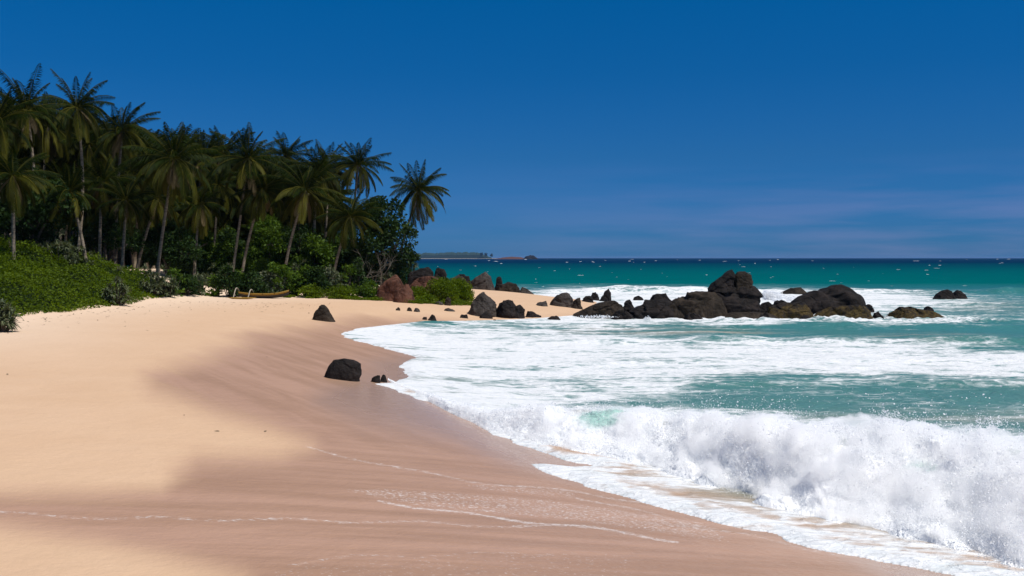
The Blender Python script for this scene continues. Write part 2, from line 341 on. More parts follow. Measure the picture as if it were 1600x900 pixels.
def sea_surface(x, y):
    """height, distance from the wet edge, foam, thin film"""
    q = P3(x, y); nz = fbm(q * np.array([0.9, 0.9, 1]), 4, 21)
    wd = sdist(x + 0.25 * nz, y + 0.35 * nz, SEA_POLY)
    near = sstep(260, 120, y)
    h, dl = wave_h(x, y)
    def bore(yc, hh, fr, bk, sd, wob=2.5):
        wv = fbm(np.stack([x * .07, np.full_like(x, sd * 1.7), y * .01], 1), 4, sd); mod = np.clip(.75 + .9 * fbm(np.stack([x * .13, np.full_like(x, sd * 3.1), y * .02], 1), 3, sd + 4), .1, 1.4)
        t_ = y - yc - wob * wv; return hh * mod * np.where(t_ > 0, np.exp(-(t_ / bk) ** 1.5), np.exp(-(t_ / fr) ** 2))
    sw = bore(64, .42, .9, 6, 101) + bore(80, .3, 2.0, 4, 102, 1.5) + bore(52, .22, .7, 4, 103) + bore(43, .2, .6, 3.0, 104, 1.5) + bore(155, 1.0, 2.2, 7, 105, 7) + bore(118, .35, 2, 6, 106, 4)
    reef = sstep(80, 85, y) * sstep(95, 91, y) * sstep(3, 7, x) * sstep(46, 41, x); sw = sw + reef * .6 * np.abs(fbm(q * np.array([.55, .5, 1]), 4, 77))
    chop = near * (0.07 * fbm(q * np.array([0.5, 0.8, 1]), 4, 31) + 0.03 * fbm(q * 2.6, 3, 37))
    seaz = 0.02 + h + sw * sstep(3, 16, wd) + chop * sstep(0.5, 6, wd) + 0.25 * sstep(45, 10, y) * sstep(0.5, -1, dl)
    film = 0.012 + 0.075 * sstep(0.0, 0.5, wd) + 0.03 * sstep(0, 1, wd) * nz
    sand = sand_z(x, y)
    zz = np.where(wd < 16, np.maximum(seaz - 0.2 * sstep(3, 0, wd), sand + film), seaz)
    zz = np.where(wd < 0, np.minimum(sand - 0.04 + wd * 0.3, zz), zz)
    px, py = project(x, y, np.zeros_like(x)); fd = foam_density(px + 25 * fbm(q * .12, 3, 55), py + np.clip((py - 403) * .05, 1.5, 8) * 1.3 * fbm(q * np.array([.16, .05, 1]), 4, 57))
    shallow = sstep(0.8, -0.6, dl) * sstep(60, 40, y)         # in front of the breaker: thin sheet running up the sand
    fd = np.where(shallow > 0.5, 0.66 + 0.3 * sstep(1.0, 0.1, wd), fd)
    px2 = px
    brown = np.exp(-((px2 - 1120) / 75) ** 2 - ((py - 789) / 9) ** 2) + 0.8 * np.exp(-((px2 - 900) / 70) ** 2 - ((py - 716) / 8) ** 2) + 0.6 * np.exp(-((px2 - 980) / 60) ** 2 - ((py - 752) / 9) ** 2) + .5 * np.exp(-((px2 - 800) / 30) ** 2 - ((py - 680) / 7) ** 2) + 0.3 * np.exp(-((px2 - 1440) / 90) ** 2 - ((py - 838) / 7) ** 2)
    fd = fd - 0.55 * np.clip(brown, 0, 1)
    fd = np.maximum(fd, 1.05 * sstep(0.55, 0.1, wd) * (py < 800) * (brown < 0.3) * sstep(130, 100, y))
    film_a = sstep(5.0, 0.5, wd) * sstep(70, 45, y) * np.maximum(shallow, 0.25)
    return zz, wd, fd, film_a, dl

m = M('sea_water'); p = m.pos()
foam = m.attr('foam'); film = m.attr('film'); depth = m.attr('depth'); murk = m.attr('murk')
nb = m.noise(p, 0.11, 6, 0.6, 0.3, (1, 1.0, 1)); nl = m.noise(p, 0.9, 7, 0.64, 0.9, (0.45, 1.15, 1)); nf = m.noise(p, 4.5, 5, 0.62, 0.6, (0.6, 1.1, 1)); nr = m.noise(p, 0.3, 5, 0.6, 0.5, (0.4, 1.1, 1))
vor = m.n('TexVoronoi', feature='DISTANCE_TO_EDGE'); wn = m.n('TexNoise'); wn.inputs['Scale'].default_value = 0.8; wn.inputs['Detail'].default_value = 5; m.l(p, wn.inputs['Vector']); vm_ = m.n('Mapping'); vm_.inputs['Scale'].default_value = (.6, 1.1, 1); m.l(m.mix(1.0, p, m.mix(1.0, wn.outputs['Color'], (3.2, 3.2, 0), 'MULTIPLY'), 'ADD'), vm_.inputs[0]); m.l(vm_.outputs[0], vor.inputs['Vector']); vor.inputs['Scale'].default_value = 0.9
lace = m.rmap(vor.outputs['Distance'], 0.0, 0.22, 1, 0)
t = m.math('ADD', m.math('MULTIPLY', nl, 0.55), m.math('ADD', m.math('MULTIPLY', nr, 0.65), m.math('MULTIPLY', nf, 0.25)))
t = m.math('ADD', m.math('SUBTRACT', t, 0.725), m.math('MULTIPLY', m.math('SUBTRACT', lace, .3), 0.09))
ff = m.math('ADD', m.math('MULTIPLY', foam, 1.0), m.math('MULTIPLY', m.math('MULTIPLY', t, 2.7), m.rmap(foam, 0.0, 0.15, 0.0, 1.0))); fm = m.math('ADD', m.rmap(ff, 0.25, 0.75, 0, 0.42), m.rmap(ff, 0.55, 0.95, 0, 0.58))
cr_ = m.n('ValToRGB'); m.l(depth, cr_.inputs[0]); e = cr_.color_ramp.elements
stops = [(0.0, (0.18, 0.27, 0.24)), (0.18, (0.105, 0.225, 0.205)), (0.42, (0.042, 0.19, 0.18)), (0.62, (0.0, 0.105, 0.112)), (0.80, (0.0, 0.066, 0.09)), (1.0, (0.0, 0.022, 0.062))]
while len(e) < len(stops): e.new(0.5)
for k, (a, c) in zip(e, stops): k.position = a; k.color = (*c, 1)
wc = m.mix(m.rmap(nb, 0.3, 0.7, 0, 0.5), cr_.outputs[0], m.mix(1.0, cr_.outputs[0], (0.75, 0.8, 0.85), 'MULTIPLY'))
wc = m.mix(m.math('MULTIPLY', murk, m.rmap(nr, 0.35, 0.65)), wc, (0.36, 0.33, 0.26))
wc = m.mix(film, wc, (0.46, 0.30, 0.20))
fc = m.mix(m.rmap(nf, 0.3, 0.7), (0.68, 0.71, 0.73), (0.80, 0.80, 0.80)); fc = m.mix(m.rmap(nl, 0.3, 0.5, 0.6, 0), fc, (0.50, 0.57, 0.58))
col = m.mix(fm, wc, fc)
hw = m.math('ADD', m.math('MULTIPLY', nl, 0.5), m.math('MULTIPLY', nf, 0.2))
bw = m.bump(hw, 0.55, 0.5); bf = m.bump(nf, 0.5, 0.12, bw)
m.pbr(col, m.rmap(fm, 0, 1, 0.3, 0.9), m.math('MULTIPLY', m.rmap(depth, 0.45, 0.6, 1, 0.0), m.rmap(fm, 0, 1, 0.05, 0.02)), bf)
SEA = m.m

rows = np.concatenate([np.linspace(-30, 8, 12), np.geomspace(9.5, 120, 620), np.geomspace(121, 300, 90), np.geomspace(310, 34000, 64)])
us = np.concatenate([np.linspace(-1.6, -0.25, 40), np.linspace(-0.24, 0.62, 640), np.linspace(0.64, 2.2, 50)])
YY, UU = np.meshgrid(rows, us, indexing='ij'); XX = np.where(YY < 9, UU * 9 + np.where(UU > 0, UU * (9 - YY) * 1.5, 0), UU * YY)
x, y = XX.ravel(), YY.ravel()
zz, wd, fd, film_a, dl = sea_surface(x, y)
dep = np.interp(y, [15, 30, 45, 70, 90, 130, 165, 220, 330, 600, 1200], [.06, .2, .3, .38, .40, .45, .52, .62, .68, .84, 1.0])
ppx, ppy = project(x, y, np.zeros_like(x))
dep = dep - 0.22 * sstep(1380, 1560, ppx) * np.exp(-((ppy - 480) / 16) ** 2)
mk = np.exp(-((ppx - 960) / 130) ** 2 - ((ppy - 518) / 8) ** 2) + 0.9 * np.exp(-((ppx - 1130) / 90) ** 2 - ((ppy - 521) / 5) ** 2) + 0.6 * np.exp(-((ppx - 1430) / 100) ** 2 - ((ppy - 530) / 6) ** 2) + .5 * np.exp(-((ppx - 1500) / 90) ** 2 - ((ppy - 480) / 9) ** 2) + .5 * np.exp(-((ppx - 1500) / 300) ** 2 - ((ppy - 655) / 12) ** 2)
fcs = grid_faces(len(rows), len(us)); fcs = fcs[(wd[fcs] > -0.6).any(1)]
me = mesh('sea_water', np.stack([x, y, zz], 1), fcs, SEA, True, {'foam': fd, 'film': film_a, 'depth': np.clip(dep, 0, 1), 'murk': np.clip(mk, 0, 1)})
tag(obj('sea', me), kind='structure')

# tumbling whitewater of the breaker ------------------------------------
m = M('whitewater_foam'); p = m.pos(); g = m.attr('tint')
nf = m.noise(p, 5, 6, 0.65, 0.6); nl = m.noise(p, 1.3, 5, 0.6, 0.6)
gm = m.rmap(m.math('ADD', g, m.math('MULTIPLY', m.math('SUBTRACT', nf, 0.5), 0.9)), 0.35, 0.85)
col = m.mix(gm, m.mix(m.rmap(nl, 0.35, 0.65), (0.90, 0.92, 0.93), (0.95, 0.95, 0.95)), (0.36, 0.58, 0.52))
b = m.pbr(col, 0.85, 0.1, m.bump(nf, 0.7, 0.1)); tr = m.n('BsdfTranslucent'); m.l(m.mix(gm, (0.9, 0.92, 0.93), (0.4, 0.75, 0.65)), tr.inputs[0])
mx = m.n('MixShader'); mx.inputs[0].default_value = 0.08; m.l(b.outputs[0], mx.inputs[1]); m.l(tr.outputs[0], mx.inputs[2]); m.l(mx.outputs[0], m.out.inputs[0])
WHITE = m.m
NS, NV = 1500, 120
s = np.linspace(-0.125, 0.62, NS); v = np.linspace(0, 1, NV)
yb = np.interp(s, wu, wyb); yc = np.interp(s, wu, wyc); zc = np.interp(s, wu, wzc)
# cross-section: from behind the crest, over it, down the front and out over the sheet
cy = np.interp(v, [0, .18, .32, .42, .55, .75, .9, 1], [1.9, .85, .15, -.28, -.75, -1.3, -1.9, -2.6])[None, :]
cz_ = np.interp(v, [0, .18, .32, .42, .55, .75, .9, 1], [.25, .74, .93, .92, .76, .40, .14, -.14])[None, :]
sp = (yc - yb)[:, None] * 0.75 + 0.25
Yw = yc[:, None] + cy * sp; Zw = 0.12 + zc[:, None] * 0.92 * cz_
Xw = s[:, None] * Yw
pts = np.stack([Xw.ravel(), Yw.ravel(), Zw.ravel()], 1)
du = np.gradient(pts.reshape(NS, NV, 3), axis=0); dv = np.gradient(pts.reshape(NS, NV, 3), axis=1)
nrm = np.cross(du, dv).reshape(-1, 3); nrm /= np.linalg.norm(nrm, axis=1)[:, None] + 1e-9
if nrm[:, 2].mean() < 0: nrm = -nrm
loc = np.repeat(np.interp(s, [-0.125, -0.08, -0.02, 0.05, 0.15, 0.25, 0.6], [.0, .05, .10, .24, .5, .7, .75]), NV)
edge = np.tile(np.interp(v, [0, .1, .9, 1], [0.1, .8, .9, .25]), NS)
def puff(p, octv, sd, gain=.55):
    a, t = 1.0, 0
    for o in range(octv): t = t + a * np.abs(vnoise(p + 9.7 * o, sd + o)); a *= gain; p = p * 2.05
    return t
wq = pts + 0.35 * np.stack([fbm(pts * 1.1, 3, 61), fbm(pts * 1.1, 3, 67), fbm(pts * 1.1, 3, 71)], 1)
D = puff(wq * np.array([.75, .9, 1.0]), 5, 41, .45) * 0.62 - .25 + 0.55 * fbm(pts * 0.5, 3, 47)
hi = fbm(pts * 9.0, 3, 53, 0.5)
pts2 = pts + nrm * ((D * loc * edge * 0.9)[:, None] + (hi * 0.03 * edge)[:, None])
pts2[:, 2] += np.tile(sstep(.05, .3, v) * sstep(.75, .4, v), NS) * loc * .35 * fbm(np.stack([pts[:, 0] * 1.1, pts[:, 1] * .3, pts[:, 2] * 0], 1), 5, 91, .6)
tX, tY = project(pts2[:, 0], pts2[:, 1], pts2[:, 2])
gr = 1.0 * np.exp(-((tX - 935) / 42) ** 2 - ((tY - 654) / 20) ** 2) + 0.75 * np.exp(-((tX - 1440) / 40) ** 2 - ((tY - 730) / 14) ** 2) + 0.7 * np.exp(-((tX - 1000) / 90) ** 2 - ((tY - 640) / 5) ** 2) + .35 * np.exp(-((tX - 1170) / 60) ** 2 - ((tY - 730) / 16) ** 2) + .4 * np.exp(-((tX - 1340) / 30) ** 2 - ((tY - 720) / 14) ** 2)
me = mesh('whitewater_foam', pts2, grid_faces(NS, NV), WHITE, True, {'tint': np.clip(gr, 0, 1)})
tag(obj('whitewater', me), 'white tumbling foam of the wave breaking on the beach', 'surf', kind='stuff')
WW_P, WW_N, WW_L = pts2, nrm, loc

m = M('spray_droplets'); b = m.pbr((0.96, 0.965, 0.97), 0.9, 0.0); tr = m.n('BsdfTranslucent'); tr.inputs[0].default_value = (0.96, 0.965, 0.97, 1)
mx = m.n('MixShader'); mx.inputs[0].default_value = 0.5; m.l(b.outputs[0], mx.inputs[1]); m.l(tr.outputs[0], mx.inputs[2]); m.l(mx.outputs[0], m.out.inputs[0]); DROP = m.m
def droplets(name, P, r, label):
    P = np.asarray(P); n = len(P); r = np.broadcast_to(r, (n,))[:, None]
    a = unit(n); b = np.cross(a, unit(n)); b /= np.linalg.norm(b, axis=1)[:, None] + 1e-9
    v = np.stack([P + a * r, P + b * r * .7 + a * r * .1, P - a * r * .9, P - b * r * .8], 1).reshape(-1, 3)
    return tag(obj(name, mesh(name, v, np.arange(4 * n).reshape(n, 4), DROP, False)), label, 'spray', kind='stuff')

NQ = 300000
idx = rng.integers(0, len(WW_P), NQ); lo_ = pts[idx]
clump = fbm(lo_ * np.array([.9, .9, 1.2]), 3, 83); vv = (idx % NV) / NV
ok = (rng.random(NQ) < np.clip(0.45 + 1.3 * clump, 0.04, 1)) & (vv > 0.12) & (WW_L[idx] > 0.04) & (np.abs(WW_P[idx, 0]) < 26)
idx, clump, vv, lo_ = idx[ok], clump[ok], vv[ok], lo_[ok]
hgt = rng.exponential(1, len(idx)) * (0.05 + 0.13 * np.clip(fbm(lo_ * 0.7, 3, 89) + 0.3, 0, 1)) * (WW_L[idx] * 1.9) * np.where(vv > .8, .6, 1)
P = WW_P[idx] + WW_N[idx] * hgt[:, None] + np.array([0, 0, 1]) * (hgt * 0.45)[:, None] + rng.normal(0, 0.025, (len(idx), 3))
extra = []
for (a, b_, Y, sp_, n_, h_) in [(1385, 676, 22.0, .5, 2600, .46), (1405, 678, 21.9, .5, 1600, .34), (1545, 690, 20.4, .6, 1500, .5), (1365, 680, 21.9, .9, 1600, .28), (1490, 690, 21.0, .8, 1000, .32), (1260, 684, 23.0, .7, 900, .26), (1170, 680, 24.2, .6, 700, .22), (1060, 664, 26.8, .6, 500, .18), (1320, 684, 22.4, .5, 900, .3)]:
    c = at(a, b_, Y); k = rng.integers(3, 7); dirs = rng.normal(0, 0.6, (k, 2)); j = rng.integers(0, k, n_); tt = rng.random(n_) ** 0.7
    q = np.stack([c.x + dirs[j, 0] * sp_ * tt + rng.normal(0, 0.06 + .1 * tt, n_) + rng.normal(0, sp_ * .4, k)[j], c.y + rng.normal(0, .25, n_), c.z - 0.15 + h_ * (2.2 * tt - 1.2 * tt ** 2) * rng.uniform(.6, 1.3, k)[j] + rng.normal(0, .04, n_)], 1); extra.append(q)
P = np.concatenate([P] + extra)
st = 5; G0 = np.arange(0, NS, st); G1_ = np.arange(2, NV - 6, 4); n0, n1 = len(G0), len(G1_)
sel = (G0[:, None] * NV + G1_[None, :]).ravel(); th_ = (.015 + .42 * WW_L[sel])[:, None] * np.tile(np.sin(np.linspace(.12, math.pi - .12, n1)) ** .5, n0)[:, None]
sx_, sy_ = project(WW_P[sel][:, 0], WW_P[sel][:, 1], WW_P[sel][:, 2]); hole = sum(w_ * np.exp(-((sx_ - a) / b) ** 2 - ((sy_ - c) / d) ** 2) for a, b, c, d, w_ in [(935, 48, 652, 26, 1.0), (1055, 45, 690, 18, .6), (820, 30, 655, 14, .7), (1250, 22, 768, 20, .6), (1440, 45, 730, 18, .7), (1500, 60, 750, 25, .4)])
th_ = th_ * np.clip(1 - hole, .06, 1)[:, None]
mid_ = WW_P[sel]; upv = WW_N[sel] * .8 + np.array([0, 0, .45]); outer = mid_ + upv * th_ * (1 + .5 * fbm(mid_ * 1.2, 3, 7))[:, None]; inner = mid_ - WW_N[sel] * .15
fa = grid_faces(n0, n1); fb = fa[:, ::-1] + n0 * n1; rim = np.concatenate([np.arange(n1), np.arange(1, n0) * n1 + n1 - 1, (n0 - 1) * n1 + np.arange(n1 - 2, -1, -1), np.arange(n0 - 2, 0, -1) * n1]); rn = np.roll(rim, -1)
fr2 = np.stack([rn, rim, rim + n0 * n1, rn + n0 * n1], 1)
m = M('spray_mist'); pv = m.n('VolumePrincipled'); pv.inputs['Color'].default_value = (1, 1, 1, 1); pv.inputs['Anisotropy'].default_value = 0.0
mn = m.noise(m.pos(), 1.6, 5, 0.65, 0.5); m.l(m.rmap(mn, 0.40, 0.68, 0.3, 9.0), pv.inputs['Density']); m.l(pv.outputs[0], m.out.inputs['Volume'])
tag(obj('mist', mesh('mist', np.concatenate([outer, inner]), np.concatenate([fa, fb, fr2]), m.m)), 'soft white mist of spray hanging over the breaking wave', 'mist', kind='stuff')
droplets('spray', P, np.minimum(0.007 + rng.exponential(0.005, len(P)), .03), 'fine white spray thrown up along the breaking wave')

# whitecaps on the open sea
m = M('whitecap_foam'); m.pbr((0.85, 0.87, 0.88), 0.9, 0.1); CAP = m.m
B = Buf(); r2 = np.random.default_rng(11)
for k in range(100):
    py_ = 404.8 + 46 * r2.random() ** 1.5; px_ = r2.uniform(560, 1750); X, Y = on_plane(px_, py_, 0.3)
    if sdist(np.array([X]), np.array([Y]), SEA_POLY)[0] < 10: continue
    wl = r2.uniform(2.5, 9) * Y / F * r2.choice([.6, 1, 1.8], p=[.55, .35, .1]); hh = r2.uniform(0.2, 0.6) * Y / F * .8; n = 9; t = np.linspace(-1, 1, n)
    top = hh * np.clip(1 - t ** 2, 0, 1) * (0.6 + 0.5 * r2.random(n)); yy = Y + 0.15 * wl * t * r2.normal()
    fr_ = np.stack([X + t * wl / 2, yy - 0.35 * hh, np.full(n, -0.05)], 1); md = np.stack([X + t * wl / 2, yy, top], 1); bk = np.stack([X + t * wl / 2, yy + 1.2 * hh, np.full(n, -0.05)], 1)
    B.add(np.concatenate([fr_, md, bk]), grid_faces(3, n))
tag(obj('whitecaps', B.mesh('whitecaps', CAP)), 'scattered small white wave crests on the open blue sea', 'whitecaps', kind='stuff')

# ------------------------------------------------------------------ rocks
def rock_mat(name, c0, c1, moss=None, mosstop=0.0, dark=(0.006, 0.0055, 0.0055)):
    m = M(name); p = m.coord(); n1 = m.noise(p, 0.9, 6, 0.65); n2 = m.noise(p, 5, 6, 0.7); st = m.noise(p, 1.6, 5, 0.6, 0.6, (1, 1, 0.25))
    col = m.mix(m.rmap(n1, 0.35, 0.68), c0, c1); col = m.mix(m.rmap(st, 0.52, 0.70, 0, 0.8), col, dark)
    col = m.mix(m.rmap(n2, 0.55, 0.8, 0, 0.5), col, tuple(min(1, 2.0 * c) for c in c1))
    if moss:
        s = m.n('SeparateXYZ'); m.l(p, s.inputs[0])
        k = m.math('ADD', s.outputs[2], m.math('MULTIPLY', m.math('SUBTRACT', n1, 0.5), mosstop * 1.6)); low = m.rmap(k, mosstop * 0.85, mosstop * 1.05, 1, 0)
        spl = m.rmap(m.noise(p, 2.6, 6, 0.75, 0.5), 0.36, 0.56); mc = m.mix(m.rmap(n2, 0.35, 0.65), moss, tuple(0.35 * c for c in moss)); band = m.rmap(k, mosstop * 0.12, mosstop * 0.3)
        col = m.mix(m.math('MULTIPLY', m.math('MULTIPLY', low, spl), band), col, mc)
    h = m.math('ADD', n1, m.math('MULTIPLY', n2, 0.5)); cv = m.n('TexVoronoi', feature='DISTANCE_TO_EDGE'); m.l(m.mix(0.5, p, m.n('TexNoise').outputs['Color'], 'ADD'), cv.inputs['Vector']); cv.inputs['Scale'].default_value = 0.33
    crack = m.rmap(cv.outputs['Distance'], 0, 0.05, 0, 1)
    h = m.math('ADD', h, m.math('MULTIPLY', crack, 0.25))
    m.pbr(col, 0.8, 0.12, m.bump(h, 0.8, 0.2)); return m.m
R_DARK = rock_mat('dark_wet_granite', (0.010, 0.0085, 0.008), (0.026, 0.020, 0.018))
R_GREY = rock_mat('grey_granite', (0.035, 0.030, 0.026), (0.078, 0.066, 0.058), dark=(0.016, 0.014, 0.013))
R_BROWN = rock_mat('brown_granite', (0.018, 0.014, 0.010), (0.046, 0.034, 0.024), dark=(0.011, 0.008, 0.006))
R_RED = rock_mat('red_granite', (0.065, 0.028, 0.018), (0.15, 0.07, 0.045), dark=(0.022, 0.012, 0.01))
R_MOSS = rock_mat('dark_granite_with_algae', (0.011, 0.009, 0.008), (0.030, 0.023, 0.018), (0.10, 0.068, 0.022), 1.4)

def rock(sil, Y, label, mat, ratio=0.8, sink=0.4, seed=0, group=None, rough=1.0, name='boulder', res=1.0, planes=7):
    """a boulder whose outline seen from the beach is sil (left base .. top .. right base), Y metres off"""
    r = np.random.default_rng(seed + 100)
    w3 = np.array([at(a, b, Y)[:] for a, b in sil]); X, Z = w3[:, 0], w3[:, 2]
    zb = min(Z[0], Z[-1]) - sink; zt = Z.max(); ap = int(np.argmax(Z))
    lx, lz = np.concatenate([[X[0] - 0.1 * sink], X[:ap + 1]]), np.concatenate([[zb], Z[:ap + 1]])
    rx, rz = np.concatenate([X[ap:][::1], [X[-1] + 0.1 * sink]])[::-1], np.concatenate([Z[ap:], [zb]])[::-1]
    lz = np.maximum.accumulate(lz + np.arange(len(lz)) * 1e-5); rz = np.maximum.accumulate(rz + np.arange(len(rz)) * 1e-5)
    W = max(X.max() - X.min(), 0.1); H = zt - zb
    nl, nr = int(40 * res), int(84 * res)
    t = 1 - (1 - np.linspace(0, 1, nl)) ** 1.8; zz = zb + t * H
    xl = np.interp(zz, lz, lx); xr = np.interp(zz, rz, rx); cx = (xl + xr) / 2; a = np.maximum((xr - xl) / 2, 0.01 * W)
    b = ratio * W / 2 * np.sqrt(np.clip(1 - (0.96 * t) ** 2.6, 0, 1)); b = np.maximum(np.minimum(b, ratio * a * 1.6 + 0.12 * W), 0.01 * W)
    th = np.linspace(0, 2 * math.pi, nr, endpoint=False); ex = 2 / 2.5
    ct = np.sign(np.cos(th)) * np.abs(np.cos(th)) ** ex; stt = np.sign(np.sin(th)) * np.abs(np.sin(th)) ** ex
    v = np.stack([cx[:, None] + a[:, None] * ct, Y + b[:, None] * stt, np.broadcast_to(zz[:, None], (nl, nr))], -1)
    v = v.reshape(-1, 3); ctr = np.array([(X.max() + X.min()) / 2, Y, zb + H * 0.4])
    for k in range(planes):              # a few broken faces
        n = r.normal(size=3); n[1] = -abs(n[1]) if k % 2 else n[1]; n[2] = abs(n[2]) * 0.7; n[0] *= 0.45; n /= np.linalg.norm(n)
        n[0] *= .6; n /= np.linalg.norm(n); dts = (v - ctr) @ n; lim = np.quantile(dts, r.uniform(0.8, 0.97)); ov = np.maximum(dts - lim, 0); v = v - n * (ov * 0.85)[:, None]
    sd = ctr + (r.random((16, 3)) - .5) * np.array([W * 1.1, ratio * W * 1.1, H * 1.2]); qq = v + 0.12 * W * np.stack([fbm(v / W * 2.5 + k * 7.7 + seed, 3, seed + k) for k in range(3)], 1)
    dd = np.sqrt(((qq[:, None, :] - sd[None]) ** 2 * np.array([1, 1, 1.6])).sum(2)); ii = np.argsort(dd, 1); dA = np.take_along_axis(dd, ii[:, :2], 1); gapd = dA[:, 1] - dA[:, 0]; offs = r.uniform(-1, .35, 16)[ii[:, 0]]
    jnt = (offs * .085 * sstep(0, .05 * W, gapd) - .03 * sstep(.05 * W, 0, gapd)) * min(W, H * 1.6) * rough
    q = (v - ctr) / max(0.5 * (W + H), 0.4); dirn = (v - ctr); dirn[:, 2] *= 0.6; dirn /= np.linalg.norm(dirn, axis=1)[:, None] + 1e-9
    amp = 0.075 * min(W, H * 1.6) * rough
    v = v + dirn * (amp * (fbm(q * 2.2 + seed * 3.1, 4, seed) + 0.8 * np.minimum(0, fbm(q * 4.5 + seed, 3, seed + 5, 0.5, True) - 0.05)))[:, None]
    v = v + dirn * jnt[:, None]
    v = v + dirn * (0.018 * min(W, H) * rough * fbm(q * 14, 3, seed + 9))[:, None]
    for k, (lo, hi_) in ((0, (X.min(), X.max())), (2, (zb, zt))):
        a0, a1 = v[:, k].min(), v[:, k].max(); v[:, k] = lo + (v[:, k] - a0) * (hi_ - lo) / (a1 - a0)
    fc = [tuple(x) for x in grid_faces(nl, nr, True)]; top = len(v); v = np.vstack([v, v[-nr:].mean(0)])
    base = (nl - 1) * nr; fc += [(base + i, base + (i + 1) % nr, top) for i in range(nr)]
    org = np.array([ctr[0], Y, zb + sink]); me = mesh(name, v - org, fc, mat); return tag(obj(name, me, None, org), label, 'rock', group)

def flat(cx, cy, wpx, hpx):              # low rounded outline
    return [(cx - wpx / 2, cy), (cx - wpx * .42, cy - hpx * .55), (cx - wpx * .12, cy - hpx), (cx + wpx * .2, cy - hpx * .92), (cx + wpx * .43, cy - hpx * .5), (cx + wpx / 2, cy)]

def gY(px_, py_): return ground(px_, py_).y
def wY(py_, z=0.1): return (CAM_H - z) * F / (py_ - 403.0)
G1, G2, G3 = 'rocks of the dark reef off the cape', 'boulders on the tip of the cape', 'boulders lying on the open beach'
i = 0
def rk(sil, Y, label, mat, **k):
    global i; i += 1; k.setdefault('seed', i); return rock(sil, Y, label, mat, **k)
# open beach
rk([(487, 498), (490, 489), (501, 476), (506, 476), (516, 486), (525, 503)], gY(507, 501), 'brown cone shaped boulder standing alone on dry sand', R_BROWN, group=G3, rough=.6, planes=4)
rk([(505, 590), (512, 573), (520, 562), (536, 560), (553, 562), (564, 568), (565, 585), (562, 592)], gY(536, 592), 'dark blocky flat topped boulder half sunk in wet sand near the surf', R_DARK, group=G3, rough=.3, ratio=.7, planes=1, res=1.3)
rk([(578, 597), (582, 589), (589, 586), (594, 586), (595, 597)], gY(586, 597), 'left of two small dark stones beside the blocky boulder', R_DARK, group=G3, sink=.2)
rk([(593, 598), (597, 587), (602, 585), (606, 597)], gY(600, 597), 'pointed right one of two small dark stones beside the blocky boulder', R_DARK, group=G3, sink=.2)
rk(flat(622, 485, 8, 5), gY(622, 485), 'smallest pebble like stone on dry sand below the red boulders', R_BROWN, sink=.15, group=G3, res=.6)
rk(flat(640, 486, 9, 6), gY(640, 486), 'left of the two touching small stones on sand before the bush', R_BROWN, sink=.15, group=G3, res=.6)
rk(flat(651, 487, 11, 6), gY(651, 487), 'right of the two touching small stones on sand before the bush', R_GREY, sink=.15, group=G3, res=.6)
# cape, red boulders
rk([(586, 471), (588, 452), (600, 440), (612, 433), (621, 429), (629, 439), (632, 450), (630, 471)], gY(608, 471) + 1.2, 'tall rusty red split boulder at the edge of the palm grove', R_RED, group=G2, rough=.7)
rk([(613, 471), (625, 452), (636, 443), (644, 447), (648, 458), (649, 472)], gY(632, 472), 'lower rusty red boulder leaning on the tall split one', R_RED, group=G2, rough=.7)
rk([(632, 455), (636, 444), (655, 434), (676, 431), (692, 436), (696, 455)], gY(640, 470) + 5, 'pinkish brown sloping slab behind the round green bush', R_RED, group=G2)
rk([(634, 446), (642, 426), (657, 417), (671, 417), (678, 426), (682, 446)], gY(640, 470) + 9, 'dark domed boulder above the sloping slab', R_DARK, group=G2)
rk([(675, 440), (680, 422), (687, 418), (695, 420), (699, 430), (700, 442)], gY(640, 470) + 8, 'small dark knob of rock right of the domed boulder', R_DARK, group=G2)
rk([(693, 477), (696, 467), (701, 464), (705, 467), (706, 477)], gY(700, 477), 'upright brown stone at the foot of the round green bush', R_BROWN, group=G2, sink=.2)
rk(flat(686, 475, 14, 4), gY(687, 476), 'low flat stone in the grass below the green bush', R_GREY, group=G2, sink=.2)
# cape, far cluster behind the sand spit
Yc = 138
rk([(700, 456), (706, 433), (716, 429), (728, 436), (735, 456)], Yc - 4, 'pale grey rounded boulder directly right of the bush', R_GREY, group=G2)
rk([(708, 440), (714, 430), (725, 428), (734, 432), (738, 445)], Yc + 4, 'low dark rock peeping over the pale grey boulder', R_DARK, group=G2)
rk([(731, 458), (734, 437), (745, 429), (757, 424), (767, 431), (772, 442), (774, 458)], Yc, 'largest round topped grey boulder behind the sand spit', R_GREY, group=G2)
rk([(771, 456), (775, 435), (782, 432), (787, 448), (790, 456)], Yc + 3, 'narrow upright rock beside the largest round topped boulder', R_DARK, group=G2)
rk([(775, 460), (780, 446), (795, 440), (807, 445), (815, 461)], Yc - 2, 'squat brown boulder second from the right end behind the spit', R_BROWN, group=G2)
rk([(808, 461), (815, 448), (825, 451), (835, 461)], Yc - 3, 'low sloping rock ending the row behind the spit', R_GREY, group=G2)
